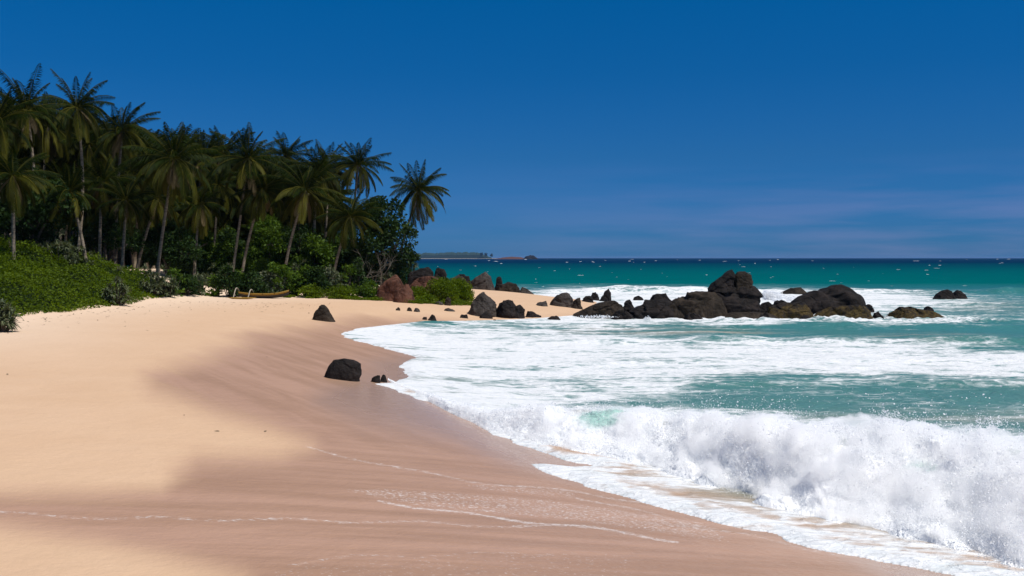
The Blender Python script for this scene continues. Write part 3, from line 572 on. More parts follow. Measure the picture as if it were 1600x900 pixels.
# boulders in front of the spit
rk([(728, 490), (734, 475), (747, 457), (757, 456), (770, 463), (779, 472), (779, 490)], wY(489, .6), 'big grey pyramid shaped boulder at the water edge', R_GREY, group=G2, rough=.7, res=1.3)
rk([(771, 490), (778, 473), (788, 468), (803, 469), (808, 477), (810, 492)], wY(491, .5), 'black flat topped boulder right of the grey pyramid', R_DARK, group=G2)
rk([(789, 497), (795, 481), (813, 476), (820, 483), (822, 497)], wY(496, .2), 'black cracked boulder in the wash before the flat topped one', R_DARK, group=G2)
rk([(746, 499), (750, 489), (760, 486), (769, 492), (772, 499)], wY(498, .2), 'knobby dark rock at the foot of the grey pyramid', R_DARK, group=G2)
rk([(684, 493), (690, 484), (700, 481), (710, 485), (717, 493)], wY(492, .4), 'grey hump left of the pyramid on wet sand', R_GREY, group=G2)
rk([(656, 502), (662, 495), (667, 495), (669, 502)], wY(501, .3), 'leftmost small dark stone at the corner of the wash', R_DARK, group=G2, sink=.2)
rk([(667, 502), (675, 491), (680, 493), (683, 502)], wY(501, .3), 'pointed dark stone just right of the leftmost one', R_DARK, group=G2, sink=.2)
rk([(715, 499), (720, 491), (730, 492), (734, 499)], wY(499, .2), 'low black stone between grey hump and knobby rock', R_DARK, group=G2, sink=.3)
rk([(820, 494), (824, 486), (832, 487), (846, 494)], wY(493, .3), 'low dark wedge right of the cracked boulder', R_DARK, group=G2, sink=.3)
rk(flat(773, 504, 12, 5), wY(504, .0), 'black stone awash before the knobby rock', R_DARK, sink=.3)
rk(flat(739, 506, 15, 4), wY(506, .0), 'flat black stone awash nearest the beach side', R_DARK, sink=.3)
rk([(854, 500), (860, 495), (870, 493), (877, 500)], wY(500, .0), 'single low stone awash between cape and reef', R_DARK, sink=.3)
rk([(855, 482), (862, 469), (877, 457), (887, 457), (895, 465), (900, 482)], wY(481, .5), 'dark gabled boulder on the end of the sand spit', R_GREY, group=G2, rough=.7)
rk([(889, 484), (897, 467), (907, 465), (912, 484)], wY(483, .4), 'smaller boulder leaning on the gabled one', R_BROWN, group=G2)
rk([(830, 482), (840, 474), (855, 470), (859, 482)], wY(481, .6), 'low grey slab left of the gabled boulder', R_GREY, group=G2)
rk([(906, 476), (911, 464), (922, 462), (932, 475)], wY(475, .1), 'flat dark rock behind the left end of the reef', R_DARK, group=G1)
rk([(920, 470), (924, 457), (931, 456), (937, 470)], wY(471, .1) , 'short square rock standing in foam behind the reef', R_DARK, group=G1)
rk([(935, 473), (944, 455), (951, 451), (955, 457), (956, 473)], wY(472, .1), 'upright fin shaped rock standing in foam behind the reef', R_DARK, group=G1)
rk(flat(998, 468, 18, 6), wY(468, .1), 'low dark rock awash in the foam behind the reef', R_DARK, group=G1)
# main reef
Yr = 91
rk([(893, 493), (912, 484), (935, 473), (957, 469), (972, 476), (984, 496)], Yr, 'low ragged slab forming the left end of the reef', R_BROWN, group=G1, ratio=.7, res=1.3)
rk([(971, 486), (978, 470), (985, 468), (994, 486)], Yr + 1.5, 'small knob between the first two reef slabs', R_DARK, group=G1)
rk([(974, 498), (990, 481), (1007, 471), (1030, 467), (1055, 469), (1070, 498)], Yr - .5, 'broad dark slab second from the left end of the reef', R_DARK, group=G1, ratio=.6, res=1.3, rough=1.5, planes=10)
rk([(1014, 475), (1032, 458), (1045, 458), (1056, 475)], Yr + 2.5, 'blunt cap of rock rising behind the broad dark slab', R_DARK, group=G1)
rk([(1008, 502), (1040, 491), (1060, 470), (1075, 459), (1097, 455), (1115, 458), (1130, 470), (1137, 487), (1140, 502)], Yr - .3, 'big smooth sloping brown rock left of the reef summit', R_BROWN, group=G1, ratio=.6, res=1.6, rough=1.2, planes=10)
rk([(1098, 500), (1102, 468), (1110, 452), (1132, 445), (1152, 444), (1170, 444), (1184, 450), (1191, 462), (1191, 480), (1188, 500)], Yr + 1.0, 'large dark dome carrying the two summit stones of the reef', R_DARK, group=G1, ratio=.8, res=1.6, rough=1.1, planes=10)
rk([(1105, 451), (1110, 445), (1124, 433), (1138, 423), (1145, 421), (1148, 428), (1147, 452)], Yr + .5, 'slanted pointed slab propped on top of the reef', R_DARK, group=G1, sink=.3, ratio=.9)
rk([(1145, 449), (1146, 432), (1152, 425), (1164, 424), (1174, 430), (1177, 441), (1174, 450)], Yr + .9, 'round block balanced on the reef summit beside the slanted slab', R_BROWN, group=G1, sink=.2, ratio=.9, rough=.7)
rk([(1105, 503), (1130, 490), (1170, 487), (1210, 490), (1236, 503)], Yr - 3.0, 'flat apron of rock along the foot of the summit dome', R_BROWN, group=G1, ratio=.4, res=1.3)
rk([(1166, 498), (1187, 477), (1197, 471), (1208, 475), (1222, 498)], Yr + 1.5, 'dark saddle rock between the two humps of the reef', R_DARK, group=G1)
rk([(1192, 503), (1203, 480), (1225, 471), (1252, 471), (1266, 481), (1272, 503)], Yr - 1.5, 'yellow speckled rounded rock in the middle of the reef', R_MOSS, group=G1, res=1.3)
rk([(1213, 500), (1235, 472), (1257, 462), (1275, 452), (1300, 444), (1315, 444), (1330, 452), (1343, 465), (1354, 482), (1360, 500)], Yr + 1.2, 'tall dark hump forming the right peak of the reef', R_DARK, group=G1, res=1.6, rough=.9, ratio=.6, planes=5)
rk([(1266, 505), (1276, 483), (1312, 478), (1348, 476), (1362, 487), (1366, 505)], Yr - 2.2, 'brown algae covered skirt of rock below the right peak', R_MOSS, group=G1, ratio=.5, res=1.3)
rk([(1362, 505), (1365, 489), (1372, 486), (1382, 495), (1384, 505)], Yr - 2, 'small dark stone just right of the algae covered skirt', R_DARK, group=G1)
rk([(1378, 503), (1390, 487), (1403, 488), (1406, 503)], Yr - 1, 'dark stone before the outermost yellowish rock', R_DARK, group=G1)
rk([(1386, 505), (1398, 493), (1412, 481), (1427, 479), (1440, 483), (1462, 488), (1483, 504)], Yr - 2, 'long yellowish brown rock at the right end of the reef', R_MOSS, group=G1, ratio=.55, res=1.3)
rk([(1432, 492), (1447, 478), (1459, 483), (1464, 494)], Yr - .5, 'small dark bump behind the long yellowish end rock', R_DARK, group=G1)
rk([(1062, 503), (1070, 493), (1083, 488), (1092, 494), (1100, 503)], Yr - 3.5, 'jagged low stone before the big smooth sloping brown rock', R_DARK, group=G1, rough=1.5)
rk([(1176, 503), (1184, 492), (1196, 488), (1203, 495), (1208, 503)], Yr - 3.6, 'jagged low stone before the dark saddle rock', R_DARK, group=G1, rough=1.5)
rk([(955, 498), (963, 488), (975, 484), (986, 490), (994, 498)], Yr - 2.2, 'jagged stone bridging the two leftmost reef slabs', R_DARK, group=G1, rough=1.5)
rk([(1052, 486), (1060, 470), (1068, 463), (1078, 467), (1086, 486)], Yr + 2.5, 'angular block in the gap behind the big smooth sloping rock', R_DARK, group=G1, rough=1.5)
rk([(1205, 486), (1212, 472), (1220, 468), (1230, 471), (1238, 486)], Yr + 2.6, 'angular block at the left foot of the right peak', R_DARK, group=G1, rough=1.5)
rk([(1240, 504), (1252, 495), (1262, 492), (1272, 497), (1280, 504)], Yr - 3.6, 'small jagged stone below the yellow speckled rock', R_DARK, group=G1, rough=1.5)
rk([(1349, 482), (1354, 475), (1360, 475), (1366, 482)], Yr + 8, 'tiny dark rock tip right behind the right peak', R_DARK, group=G1)
rk([(1458, 468), (1463, 461), (1471, 455), (1480, 452), (1487, 455), (1492, 468)], wY(466.5), 'left of the twin dark rocks standing apart offshore', R_DARK, group=G1, rough=.5, planes=2)
rk([(1483, 468), (1489, 457), (1495, 453), (1502, 453), (1508, 458), (1512, 468)], wY(466), 'right of the twin dark rocks standing apart offshore', R_DARK, group=G1, rough=.5, planes=2)
rk([(1220, 459), (1237, 450), (1252, 449), (1262, 459)], wY(458.5), 'low brown rock in the surf behind the right peak', R_BROWN, group=G1)
rk([(1186, 466), (1192, 456), (1199, 455), (1205, 466)], wY(464.5), 'small brown rock inside the burst of spray', R_BROWN, group=G1)

# burst of spray behind the reef and foam collar splashes
def burst(px_, py_, Y, wpx, hpx, n):
    c = at(px_, py_, Y); s_ = Y / F; k = 14; d0 = rng.uniform(-1, 1, k); hh = rng.uniform(.35, 1, k) * (1 - .6 * np.abs(d0)); j = rng.integers(0, k, n); t = rng.random(n) ** .8
    return np.stack([c.x + wpx * s_ * (d0[j] * (.5 + .5 * t) * .5 + rng.normal(0, .05, n)), c.y + rng.normal(0, .25, n) * wpx * s_ * .5, c.z + hpx * s_ * hh[j] * t + rng.normal(0, .015, n) * hpx * s_], 1)
droplets('spray', np.concatenate([burst(1205, 472, wY(468), 38, 29, 3500), burst(1235, 472, wY(470), 60, 13, 2500)]), 0.035 + rng.exponential(.035, 6000), 'burst of white spray behind the reef between its two peaks')
cl_ = [burst(a, b, Yr - d_, w_, h_, n_) for a, b, d_, w_, h_, n_ in [(1012, 499, 5, 12, 6, 250), (1268, 504, 5, 10, 9, 300), (1365, 505, 5, 8, 9, 250), (1310, 504, 5.5, 60, 4, 400), (1150, 503, 5.5, 120, 4, 700), (1440, 506, 4.5, 90, 4, 500), (930, 496, 4, 80, 4, 400), (693, 502, 0, 18, 12, 300), (700, 502, 1, 40, 6, 300)]]
cl_ = np.concatenate(cl_); droplets('spray', cl_, 0.02 + rng.exponential(.02, len(cl_)), 'thin line of splashing foam along the foot of the reef')

# ------------------------------------------------------------------ vegetation materials
PALM = leaf_mat('palm_frond', (0.006, 0.013, 0.002), (0.023, 0.038, 0.003), (0.150, 0.135, 0.018), 0.3, 0.6, 0.06)
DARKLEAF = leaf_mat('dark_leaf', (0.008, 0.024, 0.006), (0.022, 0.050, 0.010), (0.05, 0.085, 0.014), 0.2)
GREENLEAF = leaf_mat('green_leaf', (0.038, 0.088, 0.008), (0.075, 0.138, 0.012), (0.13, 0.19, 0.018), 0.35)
CREEPER = leaf_mat('creeper_leaf', (0.095, 0.155, 0.006), (0.150, 0.205, 0.008), (0.065, 0.105, 0.006), 0.42)
GREYLEAF = leaf_mat('screw_pine_leaf', (0.075, 0.10, 0.05), (0.13, 0.16, 0.09), (0.18, 0.18, 0.10), 0.2)
def bark(name, c0, c1):
    m = M(name); p = m.coord(); a = m.noise(p, 2.2, 4, 0.6, 0, (1, 1, 3)); col = m.mix(m.rmap(a, .3, .7), c0, c1); m.pbr(col, 0.9, 0.15, m.bump(a, .6, .05)); return m.m
PBARK = bark('palm_bark', (0.11, 0.09, 0.065), (0.27, 0.225, 0.165)); TBARK = bark('tree_bark', (0.05, 0.04, 0.03), (0.12, 0.10, 0.08)); PALEBARK = bark('bleached_branch', (0.09, 0.08, 0.06), (0.20, 0.175, 0.14))
m = M('coconut_husk'); m.pbr(m.mix(m.n('NewGeometry').outputs['Random Per Island'], (0.10, 0.06, 0.02), (0.12, 0.13, 0.03)), .6, .3); NUT = m.m
m = M('undergrowth_shade_core'); m.pbr((0.012, 0.02, 0.006), 1.0, 0.0); CORE = m.m  # raised near-black sheet under the creeper leaves, shade between them put into its colour

# ------------------------------------------------------------------ coconut palms
def frond(B, c, az, el, Lf, droop, tint, r, npair=38):
    """one feathered leaf from c"""
    n = 16; ds = Lf / (n - 1); pts = [np.array(c)]; e = el
    for k in range(n - 1):
        s = k / (n - 1); e = el - droop * s ** 1.25; e = max(e, -1.5)
        pts.append(pts[-1] + ds * np.array([math.cos(az) * math.cos(e), math.sin(az) * math.cos(e), math.sin(e)]))
    pts = np.array(pts); v, f = tube(pts, np.linspace(0.07, 0.014, n), 4); B.add(v, f, min(1, tint + .5))
    s = np.linspace(0.12, 0.99, npair); P_ = np.stack([np.interp(s * (n - 1), np.arange(n), pts[:, k]) for k in range(3)], 1); T_ = np.stack([np.interp(s * (n - 1), np.arange(n), np.gradient(pts[:, k])) for k in range(3)], 1)
    T_ /= np.linalg.norm(T_, axis=1)[:, None]; side = np.array([-math.sin(az), math.cos(az), 0.0])
    ll = Lf * 0.20 * np.clip(np.sin(np.pi * (0.12 + 0.86 * s)) ** 0.6, 0.25, 1)
    twist = r.normal(0, .22)
    for sg in (-1, 1):
        hang = r.uniform(.2, .7, npair)[:, None] + 0.2
        d = side[None] * sg + T_ * 0.75 + np.array([0, 0, -1.0]) * hang + side[None] * 0 + np.array([0, 0, 1.]) * sg * twist
        v, f = blades(P_, d, T_ + np.array([0, 0, .3]), ll * r.uniform(.75, 1.1, npair), 0.085, 0.30); B.add(v, f, tint)

def crown_mesh(seed, Lf=4.6, nf=26, wind=0.0):
    r = np.random.default_rng(seed); B = Buf(); Bd = Buf()
    for k in range(nf):
        q = k / (nf - 1); az = k * 2.39996 + r.normal(0, .4); el = math.radians(82 - 122 * q ** 0.85) + r.normal(0, .16); L_ = Lf * r.uniform(.85, 1.1) * (0.8 if q < .1 else 1)
        frond(B, (0.12 * math.cos(az), 0.12 * math.sin(az), 0.0), az, el, L_, math.radians(r.uniform(50, 85)) * (0.48 + .95 * q), float(np.clip((q - .62) * 1.3 + r.normal(0, .12), 0, .9)), r)
    for k in range(4):
        az = r.uniform(0, 6.28); frond(Bd, (0.1 * math.cos(az), .1 * math.sin(az), -.2), az, math.radians(-50), Lf * r.uniform(.6, .8), .7, 1.0, r, 22)
    return B.mesh('crown', PALM), Bd.mesh('dead_fronds', DEADF)
DEADF = leaf_mat('dead_frond', (0.10, 0.07, 0.03), (0.16, 0.115, 0.05), (0.15, 0.11, 0.05), 0.2)
CROWNS = [crown_mesh(200 + k, 4.6, nf) for k, nf in enumerate([38, 33, 42, 36, 40, 34, 44, 37, 40, 32, 41, 35, 38])]
CROWN_R = 4.15
_t = np.linspace(0, math.pi, 6); _v, _f = tube(np.stack([np.zeros(6), np.zeros(6), .17 * np.cos(_t)], 1), .14 * np.sin(_t) + .004, 7); Bn = Buf(); Bn.add(_v, _f); NUTMESH = Bn.mesh('coconut', NUT)
GP = 'coconut palms of the grove behind the beach'
def palm(base, top, rpx, label, seed, nuts=True, rot=None, group=GP):
    """base (px, metres off), top (px, py) of the crown's centre, rpx crown radius in the photograph"""
    r = np.random.default_rng(seed); bp, Y = base; b0 = at(bp, 450, Y); gz = sz(b0.x, Y); b0 = Vector((b0.x, Y, gz)); tp = at(top[0], top[1], Y + r.normal(0, .6))
    o = empty('coconut_palm', b0); tag(o, label, 'palm tree', group)
    n = 14; t = np.linspace(0, 1, n); d = np.array(tp - b0); pts = np.outer(t, d); bow = 0.05 * d[2]
    hx = d[0]; pts[:, 0] = hx * (t ** 1.35 if abs(hx) > 1 else t) + bow * .3 * r.normal() * np.sin(np.pi * t); pts[:, 1] += bow * .4 * r.normal() * np.sin(np.pi * t)
    pts[0, 2] -= .4; rad = np.interp(t, [0, .06, .15, 1], [.25, .17, .14, .105]) * r.uniform(.95, 1.15)
    nn = 60; tt = np.linspace(0, 1, nn); p2 = np.stack([np.interp(tt, t, pts[:, k]) for k in range(3)], 1); r2_ = np.interp(tt, t, rad) * (1 + .05 * (np.arange(nn) % 2))
    v, f = tube(p2, r2_, 9); B = Buf(); B.add(v, f); obj('trunk', B.mesh('trunk', PBARK), o)
    cm_, dm = CROWNS[seed % len(CROWNS)]; sc = rpx * Y / F / CROWN_R; rz = r.uniform(0, 6.28) if rot is None else rot
    for nme, me_ in (('crown', cm_), ('dead_fronds', dm)):
        c = obj(nme, me_, o, d); c.rotation_euler = (d[1] / d[2] * -.3 + r.normal(0, .12), d[0] / d[2] * .5 + r.normal(0, .12), rz); c.scale = (sc, sc * r.uniform(.88, 1.1), sc * r.uniform(.9, 1.12))
    if nuts:
        for k in range(5):
            az = r.uniform(3.3, 6.1); obj('coconut', NUTMESH, o, (d[0] + .33 * math.cos(az), d[1] + .33 * math.sin(az), d[2] - .3 - .25 * r.random()))
    return o

FRONT = [((612, 108), (655, 297), 55, 'solitary palm leaning out right over the cape against open sky'),
         ((518, 103), (547, 338), 52, 'short front palm with pale trunk bent right, low crown'),
         ((442, 103), (478, 298), 62, 'front palm behind the boat bow with straight leaning trunk and wide crown'),
         ((489, 112), (496, 268), 52, 'palm with brownish trunk just behind the wide crowned front palm'),
         ((548, 114), (559, 258), 46, 'tall palm whose ragged crown stands against sky left of the solitary one'),
         ((361, 103), (387, 248), 64, 'tall front palm with left of the twin pale trunks by the boat'),
         ((376, 104), (410, 296), 50, 'palm with the right one of the twin pale trunks by the boat'),
         ((303, 101), (313, 318), 50, 'front palm with thin pale trunk rising from the screw pine at sand edge'),
         ((331, 110), (341, 290), 50, 'straight palm set back between thin pale trunk and twin trunks'),
         ((245, 92), (272, 248), 66, 'big crowned palm with dark trunk leaning right above the creeper slope'),
         ((214, 98), (247, 310), 50, 'palm with leaning trunk left of the big crowned one'),
         ((190, 92), (197, 312), 46, 'low crowned palm with straight trunk behind the creeper slope'),
         ((156, 94), (160, 285), 52, 'palm with very thin straight trunk left of the low crowned one'),
         ((137, 84), (108, 300), 50, 'palm leaning left behind the grey screw pine clump'),
         ((118, 92), (120, 168), 56, 'tall palm whose round crown is second on the skyline from the left'),
         ((48, 86), (42, 172), 62, 'tallest broad palm crown near the left end of the skyline'),
         ((180, 98), (191, 205), 54, 'tall palm making the third peak of the skyline from the left'),
         ((22, 76), (20, 275), 62, 'low hanging palm crown at the left border above the creeper slope'),
         ((-10, 84), (-6, 190), 60, 'palm cut by the left border at crown height'),
         ((430, 118), (447, 244), 46, 'back palm crown against sky between the twin trunk palm and wide crown'),
         ((338, 118), (349, 240), 46, 'back palm crown poking out just left of the tall twin trunk palm'),
         ((302, 116), (316, 246), 46, 'back palm crown right of the big crowned palm on the skyline'),
         ((500, 118), (512, 262), 44, 'back palm crown left of the ragged sky crown')]
for k, (b_, t_, r_, lab) in enumerate(FRONT): palm(b_, t_, r_, lab, 30 + k * 5 + k % 3, nuts=k in (0, 1, 2, 5, 6, 7, 9, 10))
r2 = np.random.default_rng(77)
for k in range(30):                      # dim rows farther in
    bx = r2.uniform(-60, 520); Y = r2.uniform(104, 135) - max(0, (200 - bx)) * .06
    Y = max(Y, 118 + k % 9) if bx > 265 else Y; topy = np.interp(bx, [-60, 50, 200, 400, 520], [190, 215, 250, 285, 300]) + r2.uniform(-12, 85)
    palm((bx, Y), (bx + r2.normal(6, 12), topy), r2.uniform(42, 56), 'dim palm half hidden in the rows behind the front trunks', 400 + k, nuts=False, group='half hidden palms in the rows behind')

for k in range(70):
    bx = r2.uniform(-40, 470); Y = r2.uniform(118, 134) if bx > 265 else r2.uniform(108, 132)
    topy = np.interp(bx, [-60, 60, 200, 330, 420], [165, 185, 235, 265, 275]) + r2.uniform(0, 125)
    palm((bx, Y), (bx + r2.normal(4, 10), topy), r2.uniform(46, 60), 'dim palm half hidden in the rows behind the front trunks', 500 + k, nuts=False, group='half hidden palms in the rows behind')

for k in range(38):
    bx = r2.uniform(200, 510); Y = r2.uniform(118, 132)
    palm((bx, Y), (bx + r2.normal(4, 10), np.interp(bx, [200, 300, 420, 510], [225, 250, 262, 290]) + r2.uniform(0, 90)), r2.uniform(46, 58), 'dim palm half hidden in the rows behind the front trunks', 800 + k, nuts=False, group='half hidden palms in the rows behind')
for k in range(34):
    bx = r2.uniform(-60, 240); Y = r2.uniform(100, 122)
    palm((bx, Y), (bx + r2.normal(4, 10), np.interp(bx, [-60, 60, 130, 240], [175, 180, 205, 235]) + r2.uniform(0, 120)), r2.uniform(48, 62), 'dim palm half hidden in the rows behind the front trunks', 700 + k, nuts=False, group='half hidden palms in the rows behind')

# ------------------------------------------------------------------ broadleaf trees, shrubs
def clumpleaves(B, c, rad, n, lsize, r, asp=.6, gapc=-.22, up=.5):
    c = np.asarray(c); d = r.normal(size=(n, 3)); d /= np.linalg.norm(d, axis=1)[:, None]; rr = np.broadcast_to(np.asarray(rad, float), (3,))
    low = r.random(n) ** .35; bumps = 1 + .28 * fbm(d * 2.3 + c * .37, 3, 3); gap = fbm(d * 3.4 + c * .7, 3, 13)
    ok = (gap > gapc) & (d[:, 2] > -.55); d, low, bumps = d[ok], low[ok], bumps[ok]
    p = c + d * rr * (low * bumps)[:, None]; dr = d * .5 + r.normal(0, .6, d.shape) + np.array([0, 0, up - .3]); wdir = r.normal(size=d.shape)
    v, f = blades(p, dr, wdir, 1.15 * lsize * r.uniform(.6, 1.3, len(d)), lsize * asp * r.uniform(.7, 1.2, len(d)), .15)
    B.add(v, f, np.repeat(np.clip(r.normal(.1, .22, len(d)) + .25 * (d[:, 2] > .5), 0, 1), 4))  # leaves on the top of each clump shift further towards c2

def broad(name, base, Y, lobes, mat, label, seed, dens=26, lsize=.34, group=None, cat='tree'):
    r = np.random.default_rng(seed); b = at(base, 450, Y); gz = sz(b.x, Y); b = Vector((b.x, Y, gz)); o = empty(name, b); tag(o, label, cat, group)
    Bt, Bl = Buf(), Buf()
    for (a, c, rp) in lobes:
        w_ = at(a, c, Y + r.uniform(-1.5, 1.5)); rw = rp * Y / F; loc_ = np.array(w_ - b); q = np.linspace(0, 1, 8)[:, None]
        mid = np.array([loc_[0] * .25, loc_[1] * .3, loc_[2] * .55]); pts = (1 - q) ** 2 * np.array([0, 0, -.3]) + 2 * q * (1 - q) * mid + q ** 2 * loc_; v, f = tube(pts, np.linspace(.22, .05, 8), 7); Bt.add(v, f)
        for k in range(5):
            e_ = loc_ + r.normal(0, .55, 3) * rw; pts = np.array([loc_ * .8, (loc_ * .6 + e_ * .4) + r.normal(0, .1, 3), e_]); v, f = tube(pts, [.06, .04, .015], 5); Bt.add(v, f)
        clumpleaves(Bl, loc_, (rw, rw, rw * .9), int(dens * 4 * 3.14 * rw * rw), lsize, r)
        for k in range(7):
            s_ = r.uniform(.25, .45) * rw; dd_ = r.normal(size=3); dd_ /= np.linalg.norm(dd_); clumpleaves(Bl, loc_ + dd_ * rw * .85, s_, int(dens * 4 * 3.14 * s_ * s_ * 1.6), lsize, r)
    obj('trunk', Bt.mesh('trunk', TBARK), o); obj('crown', Bl.mesh('crown', mat), o); return o

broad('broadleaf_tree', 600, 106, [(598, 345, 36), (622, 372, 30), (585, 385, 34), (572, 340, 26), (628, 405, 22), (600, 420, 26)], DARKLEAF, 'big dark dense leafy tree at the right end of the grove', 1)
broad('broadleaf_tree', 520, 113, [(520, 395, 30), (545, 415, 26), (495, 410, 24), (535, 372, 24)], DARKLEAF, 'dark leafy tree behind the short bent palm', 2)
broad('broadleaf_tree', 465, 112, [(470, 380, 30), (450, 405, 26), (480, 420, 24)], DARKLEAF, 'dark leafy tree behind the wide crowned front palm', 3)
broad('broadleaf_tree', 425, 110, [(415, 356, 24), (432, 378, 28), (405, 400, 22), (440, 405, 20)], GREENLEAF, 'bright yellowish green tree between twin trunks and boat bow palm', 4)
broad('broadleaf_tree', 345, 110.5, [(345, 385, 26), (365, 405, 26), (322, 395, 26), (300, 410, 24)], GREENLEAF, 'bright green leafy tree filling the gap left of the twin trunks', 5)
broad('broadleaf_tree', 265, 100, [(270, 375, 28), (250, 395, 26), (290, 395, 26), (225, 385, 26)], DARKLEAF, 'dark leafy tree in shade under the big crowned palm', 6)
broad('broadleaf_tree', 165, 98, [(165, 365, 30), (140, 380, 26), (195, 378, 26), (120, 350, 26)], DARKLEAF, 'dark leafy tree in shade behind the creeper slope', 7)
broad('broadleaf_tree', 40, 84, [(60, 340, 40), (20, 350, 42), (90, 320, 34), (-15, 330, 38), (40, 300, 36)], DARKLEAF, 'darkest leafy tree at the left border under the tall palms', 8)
r2 = np.random.default_rng(5)
for k in range(9):
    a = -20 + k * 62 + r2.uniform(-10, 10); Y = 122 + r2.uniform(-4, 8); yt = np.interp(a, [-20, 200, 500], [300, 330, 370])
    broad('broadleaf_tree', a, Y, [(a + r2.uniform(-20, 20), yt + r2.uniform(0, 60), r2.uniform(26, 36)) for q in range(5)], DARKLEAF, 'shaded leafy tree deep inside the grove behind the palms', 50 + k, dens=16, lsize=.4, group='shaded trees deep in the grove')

def bush(px_, py_, rpx, hpx, Y, mat, label, seed, dens=60, lsize=.2, name='shrub', group=None):
    r = np.random.default_rng(seed); c = at(px_, py_, Y); s_ = Y / F; gz = sz(c.x, Y); o = empty(name, (c.x, Y, gz)); tag(o, label, 'shrub', group); B, Bs = Buf(), Buf(); W_, H_ = rpx * s_, hpx * s_; top = c.z - gz
    for k in range(10 + int(W_ * 5)):
        a = r.uniform(0, 6.28); q = r.random() ** .6; lc = np.array([math.cos(a) * W_ * q * .8, math.sin(a) * W_ * q * .6, max(.12, (top + H_ * .35) * (1 - .55 * q * q) * (r.uniform(.75, 1) if k % 2 else r.uniform(.05, .8)))]); rr = r.uniform(.28, .45) * min(W_, H_ * 1.6)
        clumpleaves(B, lc, rr, int(dens * 12.6 * rr * rr), lsize, r, gapc=-.5); pts = np.array([[lc[0] * .2, lc[1] * .2, -.2], lc * .6, lc]); v, f = tube(pts, [.05, .035, .015], 5); Bs.add(v, f)
    obj('stems', Bs.mesh('stems', TBARK), o); obj('foliage', B.mesh('foliage', mat), o); return o
bush(690, 458, 50, 26, gY(690, 472) + 2.5, CREEPER, 'round bright green bush on the cape before the dark boulders', 1, dens=80)
bush(726, 463, 12, 12, gY(725, 474) + 1, CREEPER, 'low green tuft at the right foot of the round bright bush', 2, dens=80)
bush(665, 466, 20, 8, gY(665, 472) + .5, CREEPER, 'low green growth between red boulders and round bright bush', 21, dens=80)
bush(530, 455, 26, 14, gY(530, 468) + 1.5, CREEPER, 'low green shrub at the sand edge below the short bent palm', 3)
bush(575, 454, 20, 18, gY(575, 469) + 1.5, GREENLEAF, 'small green shrub left of the tall red boulder', 4)
bush(487, 452, 20, 14, gY(487, 467) + 1.5, CREEPER, 'low green shrub just right of the boat', 5)
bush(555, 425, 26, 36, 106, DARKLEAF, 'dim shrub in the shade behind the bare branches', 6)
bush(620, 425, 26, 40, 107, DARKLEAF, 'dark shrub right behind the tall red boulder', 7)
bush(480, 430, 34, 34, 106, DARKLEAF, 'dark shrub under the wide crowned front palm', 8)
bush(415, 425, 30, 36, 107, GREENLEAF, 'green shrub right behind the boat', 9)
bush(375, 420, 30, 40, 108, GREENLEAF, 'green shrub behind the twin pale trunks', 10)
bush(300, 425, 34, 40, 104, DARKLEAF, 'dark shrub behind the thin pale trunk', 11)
bush(655, 425, 12, 12, gY(640, 470) + 12, CREEPER, 'thin green growth on top of the domed boulder', 12)

r2 = np.random.default_rng(15)
for k in range(22):
    a = -60 + k * 29 + r2.uniform(-8, 8); bush(a, r2.uniform(372, 400), r2.uniform(30, 42), r2.uniform(34, 48), r2.uniform(109, 114) if a > 265 else r2.uniform(112, 122), GREENLEAF if k % 3 else DARKLEAF, 'shaded bush filling the floor of the grove behind the trunks', 70 + k, dens=26, lsize=.36, group='bushes on the floor of the grove')

r2 = np.random.default_rng(16)
for k in range(16):
    a = 272 + k * 20.5 + r2.uniform(-5, 5); bush(a, r2.uniform(418, 446), r2.uniform(14, 30), r2.uniform(18, 34), gY(a, 465) + r2.uniform(.8, 2.5), [GREENLEAF, DARKLEAF, GREYLEAF, GREENLEAF, DARKLEAF][k % 5], 'leafy shrub in the row lining the sand edge under the palms', 120 + k, dens=34, lsize=.28, group='shrubs lining the sand edge under the palms')

